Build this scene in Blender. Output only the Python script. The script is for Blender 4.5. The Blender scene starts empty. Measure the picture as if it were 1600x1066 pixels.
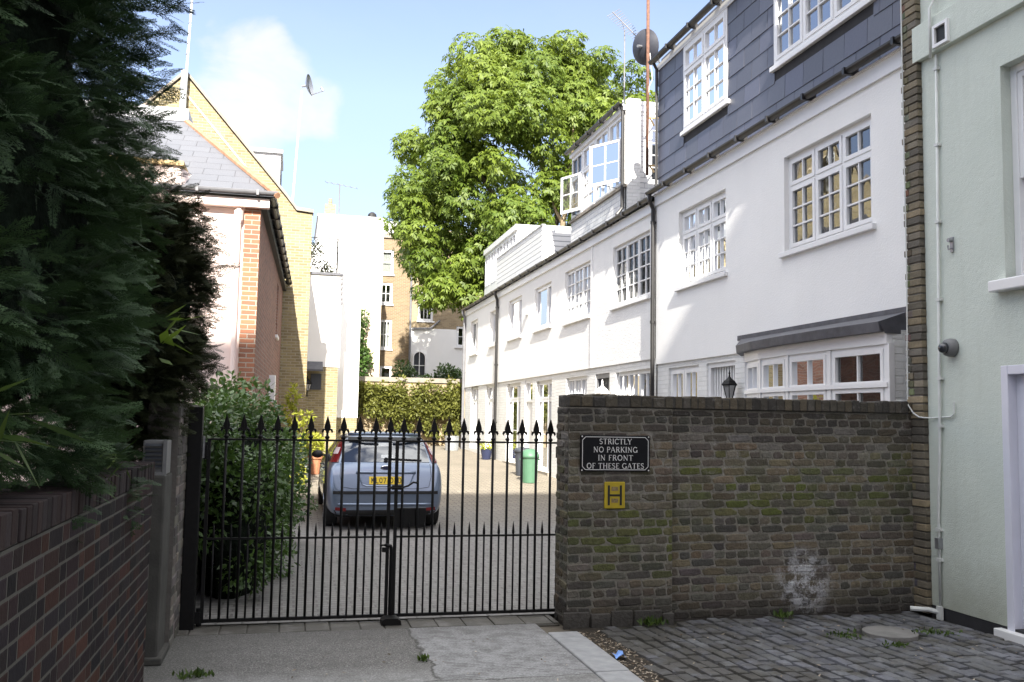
import bpy, math, random
import numpy as np
from mathutils import Vector, Matrix
from mathutils.bvhtree import BVHTree

rng = random.Random(11)
nr = np.random.RandomState(5)
SC = bpy.context.scene
COL = SC.collection
R = math.radians

# ------------------------------------------------------------------ node helpers
class NT:
    def __init__(s, name):
        s.m = bpy.data.materials.new(name); s.m.use_nodes = True
        s.t = s.m.node_tree; s.t.nodes.clear()
        s.out = s.t.nodes.new('ShaderNodeOutputMaterial')
    def n(s, typ, ins=None, **props):
        nd = s.t.nodes.new('ShaderNode' + typ)
        for k, v in props.items(): setattr(nd, k, v)
        for k, v in (ins or {}).items():
            sock = nd.inputs[k]
            if isinstance(v, bpy.types.NodeSocket): s.t.links.new(v, sock)
            else: sock.default_value = v
        return nd
    def uv(s): return s.n('UVMap').outputs['UV']
    def pos(s): return s.n('NewGeometry').outputs['Position']
    def noise(s, vec, scale, detail=4.0, rough=.55):
        return s.n('TexNoise', {'Vector': vec, 'Scale': scale, 'Detail': detail, 'Roughness': rough}).outputs[0]
    def ramp(s, fac, p0, p1):
        return s.n('MapRange', {'Value': fac, 'From Min': p0, 'From Max': p1}).outputs[0]
    def mix(s, fac, a, b, mode='MIX'):
        nd = s.n('Mix', data_type='RGBA', blend_type=mode)
        for idx, v in ((0, fac), (6, a), (7, b)):
            if isinstance(v, bpy.types.NodeSocket): s.t.links.new(v, nd.inputs[idx])
            else: nd.inputs[idx].default_value = v if idx == 0 else (tuple(v) + (1,))[:4]
        return nd.outputs[2]
    def math(s, op, a, b=0.0):
        return s.n('Math', {0: a, 1: b}, operation=op).outputs[0]
    def xyz(s, vec):
        o = s.n('SeparateXYZ', {0: vec}).outputs; return o[0], o[1], o[2]
    def bump(s, h, dist, strength=1.0):
        return s.n('Bump', {'Height': h, 'Distance': dist, 'Strength': strength}).outputs[0]
    def bsdf(s, col, rough=.7, metal=0.0, spec=.4, normal=None, **extra):
        nd = s.n('BsdfPrincipled')
        def put(k, v):
            if isinstance(v, bpy.types.NodeSocket): s.t.links.new(v, nd.inputs[k])
            elif k == 'Base Color': nd.inputs[k].default_value = (tuple(v) + (1,))[:4]
            else: nd.inputs[k].default_value = v
        put('Base Color', col); put('Roughness', rough); put('Metallic', metal); put('Specular IOR Level', spec)
        if normal is not None: put('Normal', normal)
        for k, v in extra.items(): put(k, v)
        s.t.links.new(nd.outputs[0], s.out.inputs[0])
        return nd

def mat_plain(name, c, rough=.6, metal=0., spec=.4, var=.12, scale=6., bump=.002, bscale=40., dirt=0., dirtc=(.12, .11, .1)):
    s = NT(name); p = s.pos()
    nz = s.noise(p, scale, 5)
    col = s.mix(s.ramp(nz, .3, .7), [x * (1 - var) for x in c], [min(1, x * (1 + var)) for x in c])
    if dirt:
        st = s.n('Mapping', {'Vector': p, 'Scale': (3.0, 3.0, .5)}).outputs[0]
        d = s.ramp(s.noise(st, 2.2, 6, .65), .5, .8)
        col = s.mix(s.math('MULTIPLY', d, dirt), col, dirtc)
    nrm = s.bump(s.noise(p, bscale, 4), bump) if bump else None
    s.bsdf(col, rough, metal, spec, nrm)
    return s.m

def mat_brick(name, c1, c2, mortar, bw=.225, rh=.075, db=-.55, ms=.010, bias=0., rough=.85, dark=(.1, .085, .065), darkamt=.35, bump=.006, spec=.25):
    s = NT(name); uv = s.uv()
    wob = s.n('VectorMath', {0: s.n('TexNoise', {'Vector': uv, 'Scale': 5.0}).outputs[1], 1: (.012, .012, 0)}, operation='MULTIPLY').outputs[0]
    v = s.n('VectorMath', {0: uv, 1: wob}, operation='ADD').outputs[0]
    b = s.n('TexBrick', {'Vector': v, 'Color1': tuple(c1) + (1,), 'Color2': tuple(c2) + (1,), 'Mortar': tuple(mortar) + (1,), 'Scale': 1.0,
                         'Mortar Size': ms, 'Mortar Smooth': .3, 'Bias': bias, 'Brick Width': bw, 'Row Height': rh}, offset=.5)
    b2 = s.n('TexBrick', {'Vector': v, 'Color1': (0, 0, 0, 1), 'Color2': (1, 1, 1, 1), 'Mortar': (.2, .2, .2, 1), 'Scale': 1.0,
                          'Mortar Size': ms, 'Bias': db, 'Brick Width': bw, 'Row Height': rh}, offset=.5, squash=1.0)
    col = s.mix(s.math('MULTIPLY', b2.outputs[0], .7), b.outputs[0], dark)
    big = s.ramp(s.noise(uv, .9, 6, .6), .35, .75)
    col = s.mix(s.math('MULTIPLY', big, darkamt), col, dark)
    fine = s.noise(uv, 60, 3)
    col = s.mix(.25, col, s.mix(fine, (0, 0, 0), (1, 1, 1)), 'OVERLAY')
    h = s.math('ADD', s.math('MULTIPLY', b.outputs[1], -1.0), s.math('MULTIPLY', fine, .35))
    s.bsdf(col, rough, 0, spec, s.bump(h, bump))
    return s.m

def mat_attr(name, rough=.85, spec=.25, bump=.004, bscale=45., stains=None, nvar=.35):
    """per-piece colour attribute + weathering"""
    s = NT(name); p = s.pos()
    col = s.n('VertexColor', layer_name='Col').outputs[0]
    nz = s.noise(p, 38, 5, .65)
    col = s.mix(nvar, col, s.mix(nz, (.1, .1, .1), (.95, .95, .95)), 'OVERLAY')
    nb = s.noise(p, 3.2, 6, .65)
    if stains: col = stains(s, p, col, nb, nz)
    h = s.math('ADD', s.noise(p, bscale, 5, .6), s.math('MULTIPLY', s.noise(p, 14, 3), .8))
    s.bsdf(col, rough, 0, spec, s.bump(h, bump))
    return s.m

def band(s, v, a, b, c, d):
    return s.math('MULTIPLY', s.ramp(v, a, b), s.math('SUBTRACT', 1.0, s.ramp(v, c, d)))

def st_gatewall(s, p, col, nb, nz):
    x, y, z = s.xyz(p)
    wv = s.math('ADD', z, s.math('MULTIPLY', s.math('SUBTRACT', nb, .5), .55))
    # moss band, low on the pier and mid height on the panel
    zc = s.math('ADD', wv, s.math('MULTIPLY', s.ramp(x, 2.9, 4.0), -.42))
    moss = s.math('MULTIPLY', band(s, zc, .3, .52, .85, 1.1), s.ramp(s.noise(p, 5.5, 5, .7), .40, .62))
    col = s.mix(s.math('MULTIPLY', moss, .30), col, (.060, .078, .018))
    # soot to the top courses
    col = s.mix(s.math('MULTIPLY', s.ramp(wv, 1.45, 1.95), .50), col, (.026, .024, .022))
    # damp at the foot
    col = s.mix(s.math('MULTIPLY', s.math('SUBTRACT', 1.0, s.ramp(wv, .0, .3)), .6), col, (.03, .028, .026))
    # white salts patch
    dx = s.math('MULTIPLY', s.math('SUBTRACT', x, 4.68), 3.1); dz = s.math('MULTIPLY', s.math('SUBTRACT', z, .30), 3.0)
    d = s.math('SQRT', s.math('ADD', s.math('MULTIPLY', dx, dx), s.math('MULTIPLY', dz, dz)))
    w = s.math('MULTIPLY', s.math('SUBTRACT', 1.0, s.ramp(d, .35, 1.05)), s.ramp(s.noise(p, 9, 8, .8), .46, .56))
    col = s.mix(s.math('MULTIPLY', w, .95), col, (.50, .51, .53))
    g = s.math('MULTIPLY', s.ramp(s.noise(p, 6.5, 6, .75), .56, .70), s.ramp(wv, .5, 1.2))
    col = s.mix(s.math('MULTIPLY', g, .6), col, (.24, .23, .215))
    blot = s.ramp(s.noise(p, 17, 7, .75), .5, .66)
    col = s.mix(s.math('MULTIPLY', blot, .45), col, (.040, .037, .032))
    return col

def st_light(s, p, col, nb, nz):
    return s.mix(s.math('MULTIPLY', s.ramp(nb, .42, .72), .45), col, (.05, .045, .04))

M = {}
M['render_white'] = mat_plain('white_render', (.85, .845, .825), .85, var=.02, scale=1.3, bump=.004, bscale=55, dirt=.06, dirtc=(.6, .59, .55))
M['render_white_rough'] = mat_plain('white_textured_render', (.85, .845, .825), .85, var=.03, scale=3, bump=.010, bscale=26, dirt=.07, dirtc=(.6, .59, .55))
def mat_green():
    s = NT('pale_green_render'); p = s.pos(); x, y, z = s.xyz(p)
    n1 = s.noise(p, 1.1, 6, .6); n2 = s.noise(p, 6, 6, .7); n3 = s.noise(p, 95, 4, .6)
    col = s.mix(s.ramp(n1, .3, .7), (.57, .625, .56), (.63, .68, .615))
    st = s.noise(s.n('Mapping', {'Vector': p, 'Scale': (4., 4., .35)}).outputs[0], 2.0, 6, .65)
    col = s.mix(s.math('MULTIPLY', s.ramp(st, .52, .75), .22), col, (.42, .44, .37))
    foot = s.math('MULTIPLY', s.math('SUBTRACT', 1., s.ramp(s.math('ADD', z, s.math('MULTIPLY', n2, -.55)), -.25, .38)), .75)
    col = s.mix(foot, col, (.33, .34, .27))
    col = s.mix(s.math('MULTIPLY', s.ramp(n2, .60, .72), .15), col, (.46, .47, .41))
    h = s.math('ADD', n3, s.math('MULTIPLY', s.noise(p, 24, 4), .8))
    s.bsdf(col, .85, 0, .25, s.bump(h, .004))
    return s.m
M['render_green'] = mat_green()
M['render_pink'] = mat_plain('pink_render', (.80, .66, .60), .85, var=.04, scale=2)
M['render_cream'] = mat_plain('cream_render', (.66, .57, .42), .85, var=.06, scale=2)
M['paint_white'] = mat_plain('white_paint', (.80, .80, .80), .35, var=.02, scale=8, bump=0)
M['paint_lilac'] = mat_plain('pale_lilac_paint', (.68, .69, .77), .35, var=.02, scale=8, bump=0)
M['white_brick'] = mat_brick('painted_white_brick', (.83, .83, .81), (.78, .78, .76), (.74, .74, .72), dark=(.7, .7, .67), darkamt=.2, bump=.010, rough=.6)
M['clap'] = mat_brick('white_weatherboard', (.78, .78, .77), (.74, .74, .73), (.30, .31, .33), bw=9.0, rh=.14, ms=.014, dark=(.7, .7, .68), darkamt=.1, bump=.014, rough=.5)
M['board_small'] = mat_brick('white_small_tiles', (.78, .78, .77), (.72, .72, .71), (.42, .43, .46), bw=.30, rh=.11, ms=.008, dark=(.66, .66, .64), darkamt=.15, bump=.01, rough=.6)
M['stock_yellow'] = mat_brick('yellow_stock_brick', (.345, .29, .15), (.255, .205, .105), (.38, .345, .26), dark=(.17, .135, .08), darkamt=.45, bias=-.1, db=-.25, ms=.012)
M['stock_brown'] = mat_brick('brown_stock_brick', (.27, .195, .11), (.20, .14, .08), (.31, .27, .21), dark=(.19, .15, .10), darkamt=.3)
M['stock_tan'] = mat_brick('tan_stock_brick', (.40, .31, .185), (.31, .235, .135), (.40, .35, .27), dark=(.2, .15, .1), darkamt=.25)
M['brick_red'] = mat_brick('red_brick', (.36, .155, .085), (.27, .12, .075), (.42, .36, .29), dark=(.13, .075, .055), darkamt=.2)
M['brick_redbrown'] = mat_brick('red_brown_brick', (.27, .135, .095), (.20, .10, .075), (.30, .24, .2), dark=(.1, .06, .05), darkamt=.25)
M['slate'] = mat_brick('slate_tiles', (.098, .102, .122), (.066, .070, .086), (.012, .013, .016), bw=.60, rh=.30, ms=.013, dark=(.12, .122, .135), darkamt=.35, bump=.005, rough=.42, spec=.5)
M['slate_roof'] = mat_brick('slate_roof_tiles', (.12, .125, .14), (.095, .10, .115), (.045, .045, .05), bw=.50, rh=.30, ms=.006, dark=(.14, .14, .15), darkamt=.4, bump=.006, rough=.55)
M['roof_old'] = mat_brick('old_roof_tiles', (.10, .085, .075), (.075, .065, .06), (.03, .028, .026), bw=.2, rh=.12, ms=.006, dark=(.13, .10, .08), darkamt=.4, bump=.008)
M['tile_red'] = mat_plain('red_ridge_tile', (.32, .17, .10), .8, var=.25, scale=9)
M['lead'] = mat_plain('lead_sheet', (.085, .087, .10), .55, var=.25, scale=7, spec=.5, bump=.003, bscale=18)
M['lead_light'] = mat_plain('pale_lead_flashing', (.55, .56, .58), .5, var=.15, scale=5)
M['plastic_black'] = mat_plain('black_plastic', (.022, .021, .021), .38, spec=.5, var=.15, bump=0)
M['pipe_grey'] = mat_plain('grey_pipe_paint', (.17, .17, .18), .4, var=.15, bump=0)
M['iron'] = mat_plain('black_gate_paint', (.006, .006, .0065), .5, spec=.22, var=.3, scale=20, bump=.0006, bscale=150)
M['concrete_old'] = mat_plain('old_concrete', (.20, .195, .185), .9, var=.25, scale=4, bump=.004, bscale=60)
M['render_old'] = mat_plain('old_cement_render', (.060, .058, .052), .9, var=.3, scale=5, bump=.003, bscale=60)
M['stone_coping'] = mat_plain('grey_coping_stone', (.26, .23, .19), .85, var=.2, scale=5, bump=.004)
M['stone_kerb'] = mat_plain('granite_kerb', (.30, .305, .31), .8, var=.16, scale=9, bump=.003, bscale=90)
M['dark_void'] = mat_plain('dark_interior', (.030, .030, .033), .9, var=.2, bump=0)
M['curtain'] = mat_plain('white_curtain_cloth', (.55, .54, .52), .9, var=.1, scale=12, bump=0)
M['blind'] = mat_brick('slatted_blind', (.40, .42, .40), (.36, .38, .36), (.13, .14, .13), bw=9, rh=.05, ms=.008, darkamt=.05, bump=.003)
M['terracotta'] = mat_plain('terracotta', (.40, .17, .09), .8, var=.15, scale=12)
M['glaze_blue'] = mat_plain('dark_blue_glaze', (.022, .028, .065), .25, spec=.6, var=.2, bump=0)
M['zinc'] = mat_plain('galvanised_zinc', (.42, .44, .46), .4, metal=.6, var=.12, scale=12)
M['plastic_green'] = mat_plain('green_plastic', (.075, .165, .10), .5, var=.08, bump=0)
M['plastic_dark'] = mat_plain('dark_grey_plastic', (.045, .05, .06), .45, var=.1, bump=0)
M['rust'] = mat_plain('rusty_pole', (.15, .075, .05), .8, var=.4, scale=14)
M['metal_grey'] = mat_plain('grey_metal', (.32, .33, .35), .4, metal=.7, var=.1)
M['dish_dark'] = mat_plain('dark_dish_paint', (.035, .038, .05), .5, var=.15)
M['pipe_white'] = mat_plain('white_pipe', (.62, .64, .62), .5, var=.08, bump=0)
M['wood_raw'] = mat_plain('bare_timber', (.42, .30, .15), .8, var=.2, scale=10)
M['box_grey'] = mat_plain('grey_meter_box', (.17, .172, .175), .5, var=.1)
M['bark'] = mat_plain('tree_bark', (.085, .068, .05), .95, var=.35, scale=5, bump=.03, bscale=7)
M['bark_pale'] = mat_plain('pale_branch_bark', (.27, .21, .14), .95, var=.3, scale=5, bump=.02, bscale=7)
M['soil'] = mat_plain('garden_soil', (.035, .028, .02), .95, var=.4, scale=5, bump=.03, bscale=9)
M['paper_blue'] = mat_plain('blue_paper', (.20, .36, .75), .6, var=.25, scale=60)
M['sign_black'] = mat_plain('black_enamel', (.007, .0075, .010), .5, spec=.15, var=.2)
M['letter_white'] = mat_plain('white_lettering', (.62, .62, .62), .6, var=.06, scale=40, bump=0)
M['sign_yellow'] = mat_plain('yellow_enamel', (.40, .30, .015), .5, var=.1, scale=18, bump=0)
M['plate_yellow'] = mat_plain('yellow_plate', (.72, .50, .02), .35, var=.03, bump=0)
M['letter_black'] = mat_plain('black_lettering', (.012, .012, .012), .5, bump=0)
M['red_lens'] = mat_plain('red_lens', (.13, .006, .008), .15, spec=.6, var=.2, bump=0)
M['pale_lens'] = mat_plain('pale_lens', (.55, .45, .45), .15, spec=.6, var=.1, bump=0)
M['rubber'] = mat_plain('black_rubber', (.018, .018, .018), .8, var=.2)
M['trim_dark'] = mat_plain('dark_bumper_trim', (.014, .014, .015), .6, var=.2)
M['chrome'] = mat_plain('polished_trim', (.62, .63, .65), .15, metal=1., var=.03, bump=0)
M['wheel_silver'] = mat_plain('silver_wheel', (.40, .41, .43), .3, metal=.8, var=.05, bump=0)
M['lens_smoke'] = mat_plain('smoked_dome', (.03, .032, .04), .08, spec=.8, bump=0)
M['lamp_glass'] = mat_plain('lantern_glass', (.30, .30, .30), .1, spec=.8, bump=0)
M['lamp_amber'] = mat_plain('cream_lantern_glass', (.75, .62, .42), .2, spec=.6, bump=0)

def mat_carpaint():
    s = NT('pale_blue_car_paint'); p = s.pos()
    fl = s.noise(p, 900, 2)
    s.bsdf(s.mix(fl, (.125, .165, .235), (.18, .225, .30)), .32, .55, .5, None, **{'Coat Weight': .8, 'Coat Roughness': .05})
    return s.m
M['car_paint'] = mat_carpaint()

def mat_glass(name, tint=(.80, .84, .83), base=.06, boost=1.0):
    s = NT(name)
    fr = s.n('Fresnel', {'IOR': 1.55}).outputs[0]
    f = s.math('MINIMUM', s.math('ADD', s.math('MULTIPLY', fr, boost), base), 1.0)
    nrm = s.bump(s.noise(s.pos(), 1.6, 2), .004)
    t = s.n('BsdfTransparent', {'Color': tuple(tint) + (1,)})
    g = s.n('BsdfGlossy', {'Color': (.95, .97, 1, 1), 'Roughness': .015, 'Normal': nrm})
    mx = s.n('MixShader', {0: f, 1: t.outputs[0], 2: g.outputs[0]})
    s.t.links.new(mx.outputs[0], s.out.inputs[0])
    return s.m
M['glass'] = mat_glass('window_glass', base=.10, boost=1.6)
M['glass_bright'] = mat_glass('bright_window_glass', base=.30, boost=1.6)
M['glass_dull'] = mat_glass('dull_window_glass', tint=(.62, .66, .66), base=.03, boost=.75)
M['glass_car'] = mat_glass('car_glass', tint=(.20, .23, .25), base=.07, boost=1.0)

def mat_leaf(name, dark, light, trans=.35, rough=.5, spec=.3):
    s = NT(name)
    a = s.n('VertexColor', layer_name='Col').outputs[0]
    v = s.xyz(a)[0]
    col = s.mix(v, dark, light)
    b = s.bsdf(col, rough, 0, spec)
    t = s.n('BsdfTranslucent', {'Color': s.mix(.5, col, s.mix(v, (dark[0] * 1.6, dark[1] * 1.5, dark[2]), (light[0] * 1.7, light[1] * 1.6, light[2])))})
    mx = s.n('MixShader', {0: trans, 1: b.outputs[0], 2: t.outputs[0]})
    s.t.links.new(mx.outputs[0], s.out.inputs[0])
    return s.m
M['leaf_chestnut'] = mat_leaf('chestnut_leaf', (.038, .080, .012), (.19, .25, .036), .36)
M['leaf_conifer'] = mat_leaf('conifer_spray', (.011, .027, .013), (.056, .105, .038), .12, .65, .25)
M['leaf_conifer2'] = mat_leaf('brown_conifer_spray', (.010, .015, .006), (.034, .042, .014), .08, .7, .2)
M['leaf_bush'] = mat_leaf('laurel_leaf', (.020, .050, .012), (.10, .18, .04), .25, .35, .5)
M['leaf_hedge'] = mat_leaf('hedge_leaf', (.055, .070, .014), (.215, .22, .05), .3)
M['leaf_lime'] = mat_leaf('lime_leaf', (.20, .24, .03), (.45, .46, .08), .4)
M['leaf_bamboo'] = mat_leaf('bamboo_leaf', (.04, .075, .012), (.14, .22, .03), .35)
M['leaf_weed'] = mat_leaf('weed_leaf', (.03, .06, .012), (.09, .14, .03), .25)
M['leaf_pale'] = mat_leaf('variegated_leaf', (.18, .22, .20), (.45, .48, .46), .25)
M['leaf_dry'] = mat_leaf('dry_leaf', (.10, .07, .045), (.50, .43, .34), .1, .8)

M['bricks_gatewall'] = mat_attr('dark_london_stock_bricks', stains=st_gatewall, bump=.010, nvar=.6)
M['bricks_purple'] = mat_attr('purple_engineering_bricks', rough=.8, spec=.12, bump=.003, nvar=.3)
M['bricks_pier'] = mat_attr('weathered_stock_bricks', stains=st_light, bump=.006)
M['setts'] = mat_attr('granite_setts', rough=.62, spec=.4, bump=.005, stains=lambda s, p, c, nb, nz: s.mix(s.math('MULTIPLY', s.ramp(s.math('ADD', nb, s.math('MULTIPLY', s.math('SUBTRACT', 1., s.ramp(s.xyz(p)[0], 2.9, 3.9)), .13)), .46, .62), .75), c, (.060, .055, .043)))

# ------------------------------------------------------------------ mesh helpers
ORG = {}
class MB:
    def __init__(s): s.v = []; s.f = []; s.c = []; s.mi = []; s.cm = 0
    def add(s, vs, fs, col=None):
        b = len(s.v); s.v += [tuple(v) for v in vs]
        for f in fs:
            s.f.append(tuple(i + b for i in f)); s.c.append(col); s.mi.append(s.cm)
        return s
    def quad(s, a, b, c, d, col=None): return s.add([a, b, c, d], [(0, 1, 2, 3)], col)
    def poly(s, pts, col=None): return s.add(pts, [tuple(range(len(pts)))], col)
    def hexa(s, p, col=None):   # p: 8 points, bottom ring 0-3 (ccw from above), top ring 4-7
        return s.add(p, [(3, 2, 1, 0), (4, 5, 6, 7), (0, 1, 5, 4), (1, 2, 6, 5), (2, 3, 7, 6), (3, 0, 4, 7)], col)
    def box(s, x0, x1, y0, y1, z0, z1, col=None):
        return s.hexa([(x0, y0, z0), (x1, y0, z0), (x1, y1, z0), (x0, y1, z0), (x0, y0, z1), (x1, y0, z1), (x1, y1, z1), (x0, y1, z1)], col)
    def fbox(s, F, u0, u1, z0, z1, d0, d1, col=None):   # box in a wall frame; d outward
        p = [F(u, z, d) for z in (z0, z1) for (u, d) in ((u0, d1), (u1, d1), (u1, d0), (u0, d0))]
        return s.hexa(p, col)
    def prism(s, pts, f0, f1, col=None):
        """pts: list of (a,b); f0,f1 map (a,b)->xyz for the two ends"""
        n = len(pts); v = [f0(*p) for p in pts] + [f1(*p) for p in pts]
        fs = [tuple(range(n))[::-1], tuple(range(n, 2 * n))] + [(i, (i + 1) % n, n + (i + 1) % n, n + i) for i in range(n)]
        return s.add(v, fs, col)
    def tube(s, pts, r, n=8, col=None, cap=True):
        P = [Vector(p) for p in pts]; rs = r if isinstance(r, (list, tuple)) else [r] * len(P)
        vs = []; up = None
        for i, p in enumerate(P):
            t = (P[min(i + 1, len(P) - 1)] - P[max(i - 1, 0)]).normalized()
            if up is None: up = Vector((0, 0, 1)) if abs(t.z) < .9 else Vector((1, 0, 0))
            a = t.cross(up)
            if a.length < 1e-5: a = t.cross(Vector((0, 1, 0)))
            a.normalize(); b = t.cross(a).normalized(); up = -b if False else up
            for k in range(n):
                an = 2 * math.pi * k / n
                vs.append(p + (a * math.cos(an) + b * math.sin(an)) * rs[i])
        fs = []
        for i in range(len(P) - 1):
            for k in range(n):
                fs.append((i * n + k, i * n + (k + 1) % n, (i + 1) * n + (k + 1) % n, (i + 1) * n + k))
        if cap: fs += [tuple(range(n)), tuple(range((len(P) - 1) * n, len(P) * n))[::-1]]
        return s.add(vs, fs, col)
    def lathe(s, c, prof, n=16, col=None, axis='z', ph=0.):
        vs = []
        for (r, h) in prof:
            for k in range(n):
                a = 2 * math.pi * k / n + ph
                q = {'z': (r * math.cos(a), r * math.sin(a), h), 'x': (h, r * math.cos(a), r * math.sin(a)), 'y': (r * math.cos(a), h, r * math.sin(a))}[axis]
                vs.append((c[0] + q[0], c[1] + q[1], c[2] + q[2]))
        fs = []
        for i in range(len(prof) - 1):
            for k in range(n):
                fs.append((i * n + k, i * n + (k + 1) % n, (i + 1) * n + (k + 1) % n, (i + 1) * n + k))
        fs += [tuple(range(n))[::-1], tuple(range((len(prof) - 1) * n, len(prof) * n))]
        return s.add(vs, fs, col)
    def build(s, name, mat, parent=None, org=None, smooth=False, bevel=0., normals=True):
        if parent is not None and org is None: o0 = ORG.get(parent.name, Vector((0, 0, 0)))
        else: o0 = Vector(org) if org is not None else Vector((0, 0, 0))
        me = bpy.data.meshes.new(name)
        me.from_pydata([tuple(Vector(v) - o0) for v in s.v], [], s.f)
        nv = len(s.v)
        mats = mat if isinstance(mat, (list, tuple)) else [mat]
        for m in mats: me.materials.append(m)
        if normals:
            import bmesh
            bm = bmesh.new(); bm.from_mesh(me); bmesh.ops.recalc_face_normals(bm, faces=bm.faces); bm.to_mesh(me); bm.free()
        me.polygons.foreach_set('use_smooth', [bool(smooth)] * len(me.polygons))
        if len(mats) > 1: me.polygons.foreach_set('material_index', s.mi)
        uvl = me.uv_layers.new(name='UVMap').data
        V = np.array([v.co[:] for v in me.vertices]) + np.array(o0)
        li = np.zeros(len(me.loops), dtype=np.int32); me.loops.foreach_get('vertex_index', li)
        uv = np.zeros((len(me.loops), 2))
        for pgn in me.polygons:
            n = pgn.normal; sl = slice(pgn.loop_start, pgn.loop_start + pgn.loop_total); q = V[li[sl]]
            if abs(n.z) > .93: uv[sl] = q[:, :2]
            elif abs(n.x) > abs(n.y): uv[sl, 0] = q[:, 1]; uv[sl, 1] = q[:, 2] / max(.35, math.sqrt(1 - n.z * n.z))
            else: uv[sl, 0] = q[:, 0]; uv[sl, 1] = q[:, 2] / max(.35, math.sqrt(1 - n.z * n.z))
        uvl.foreach_set('uv', uv.ravel())
        if any(c is not None for c in s.c):
            ca = me.color_attributes.new('Col', 'FLOAT_COLOR', 'CORNER')
            arr = np.ones((len(me.loops), 4), dtype=np.float32)
            for pgn in me.polygons:
                c = s.c[pgn.index] or (.2, .2, .2)
                arr[pgn.loop_start:pgn.loop_start + pgn.loop_total, :3] = c
            ca.data.foreach_set('color', arr.ravel())
        ob = bpy.data.objects.new(name, me); COL.objects.link(ob)
        if parent is not None: ob.parent = parent
        else: ob.location = o0
        ORG[ob.name] = o0
        if bevel:
            b = ob.modifiers.new('bevel', 'BEVEL'); b.width = bevel; b.segments = 2; b.limit_method = 'ANGLE'
        return ob

def tag(o, label, cat, group=None):
    o['label'] = label; o['category'] = cat
    if group: o['group'] = group
    return o
def thing(name, label, cat, loc=(0, 0, 0), group=None):
    o = bpy.data.objects.new(name, None); COL.objects.link(o); o.location = loc
    o.empty_display_size = .2
    ORG[o.name] = Vector(loc)
    return tag(o, label, cat, group)
def struct(o): o['kind'] = 'structure'; return o

def fx(X):   # wall facing -X : u = Y
    return lambda u, z, d: (X - d, u, z)
def fy(Y):   # wall facing -Y : u = X
    return lambda u, z, d: (u, Y - d, z)
def fxp(X):  # wall facing +X
    return lambda u, z, d: (X + d, u, z)

def wall_mb(mb, F, u0, u1, z0, z1, ops=(), depth=.14, col=None):
    us = sorted({u0, u1} | {a for o in ops for a in o[:2]}); zs = sorted({z0, z1} | {a for o in ops for a in o[2:4]})
    us = [u for u in us if u0 <= u <= u1]; zs = [z for z in zs if z0 <= z <= z1]
    for i in range(len(us) - 1):
        for j in range(len(zs) - 1):
            cu = (us[i] + us[i + 1]) / 2; cz = (zs[j] + zs[j + 1]) / 2
            if any(o[0] < cu < o[1] and o[2] < cz < o[3] for o in ops): continue
            mb.quad(F(us[i], zs[j], 0), F(us[i + 1], zs[j], 0), F(us[i + 1], zs[j + 1], 0), F(us[i], zs[j + 1], 0), col)
    for (a, b, c, d) in [o[:4] for o in ops]:
        for (p, q) in (((a, c), (b, c)), ((b, c), (b, d)), ((b, d), (a, d)), ((a, d), (a, c))):
            mb.quad(F(p[0], p[1], 0), F(q[0], q[1], 0), F(q[0], q[1], -depth), F(p[0], p[1], -depth), col)
    return mb

def gz(Y): return float(np.interp(Y, [-50, 15.5, 22.5, 28, 33, 36, 70], [0, 0, .36, .45, .57, .64, 1.0]))

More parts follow.
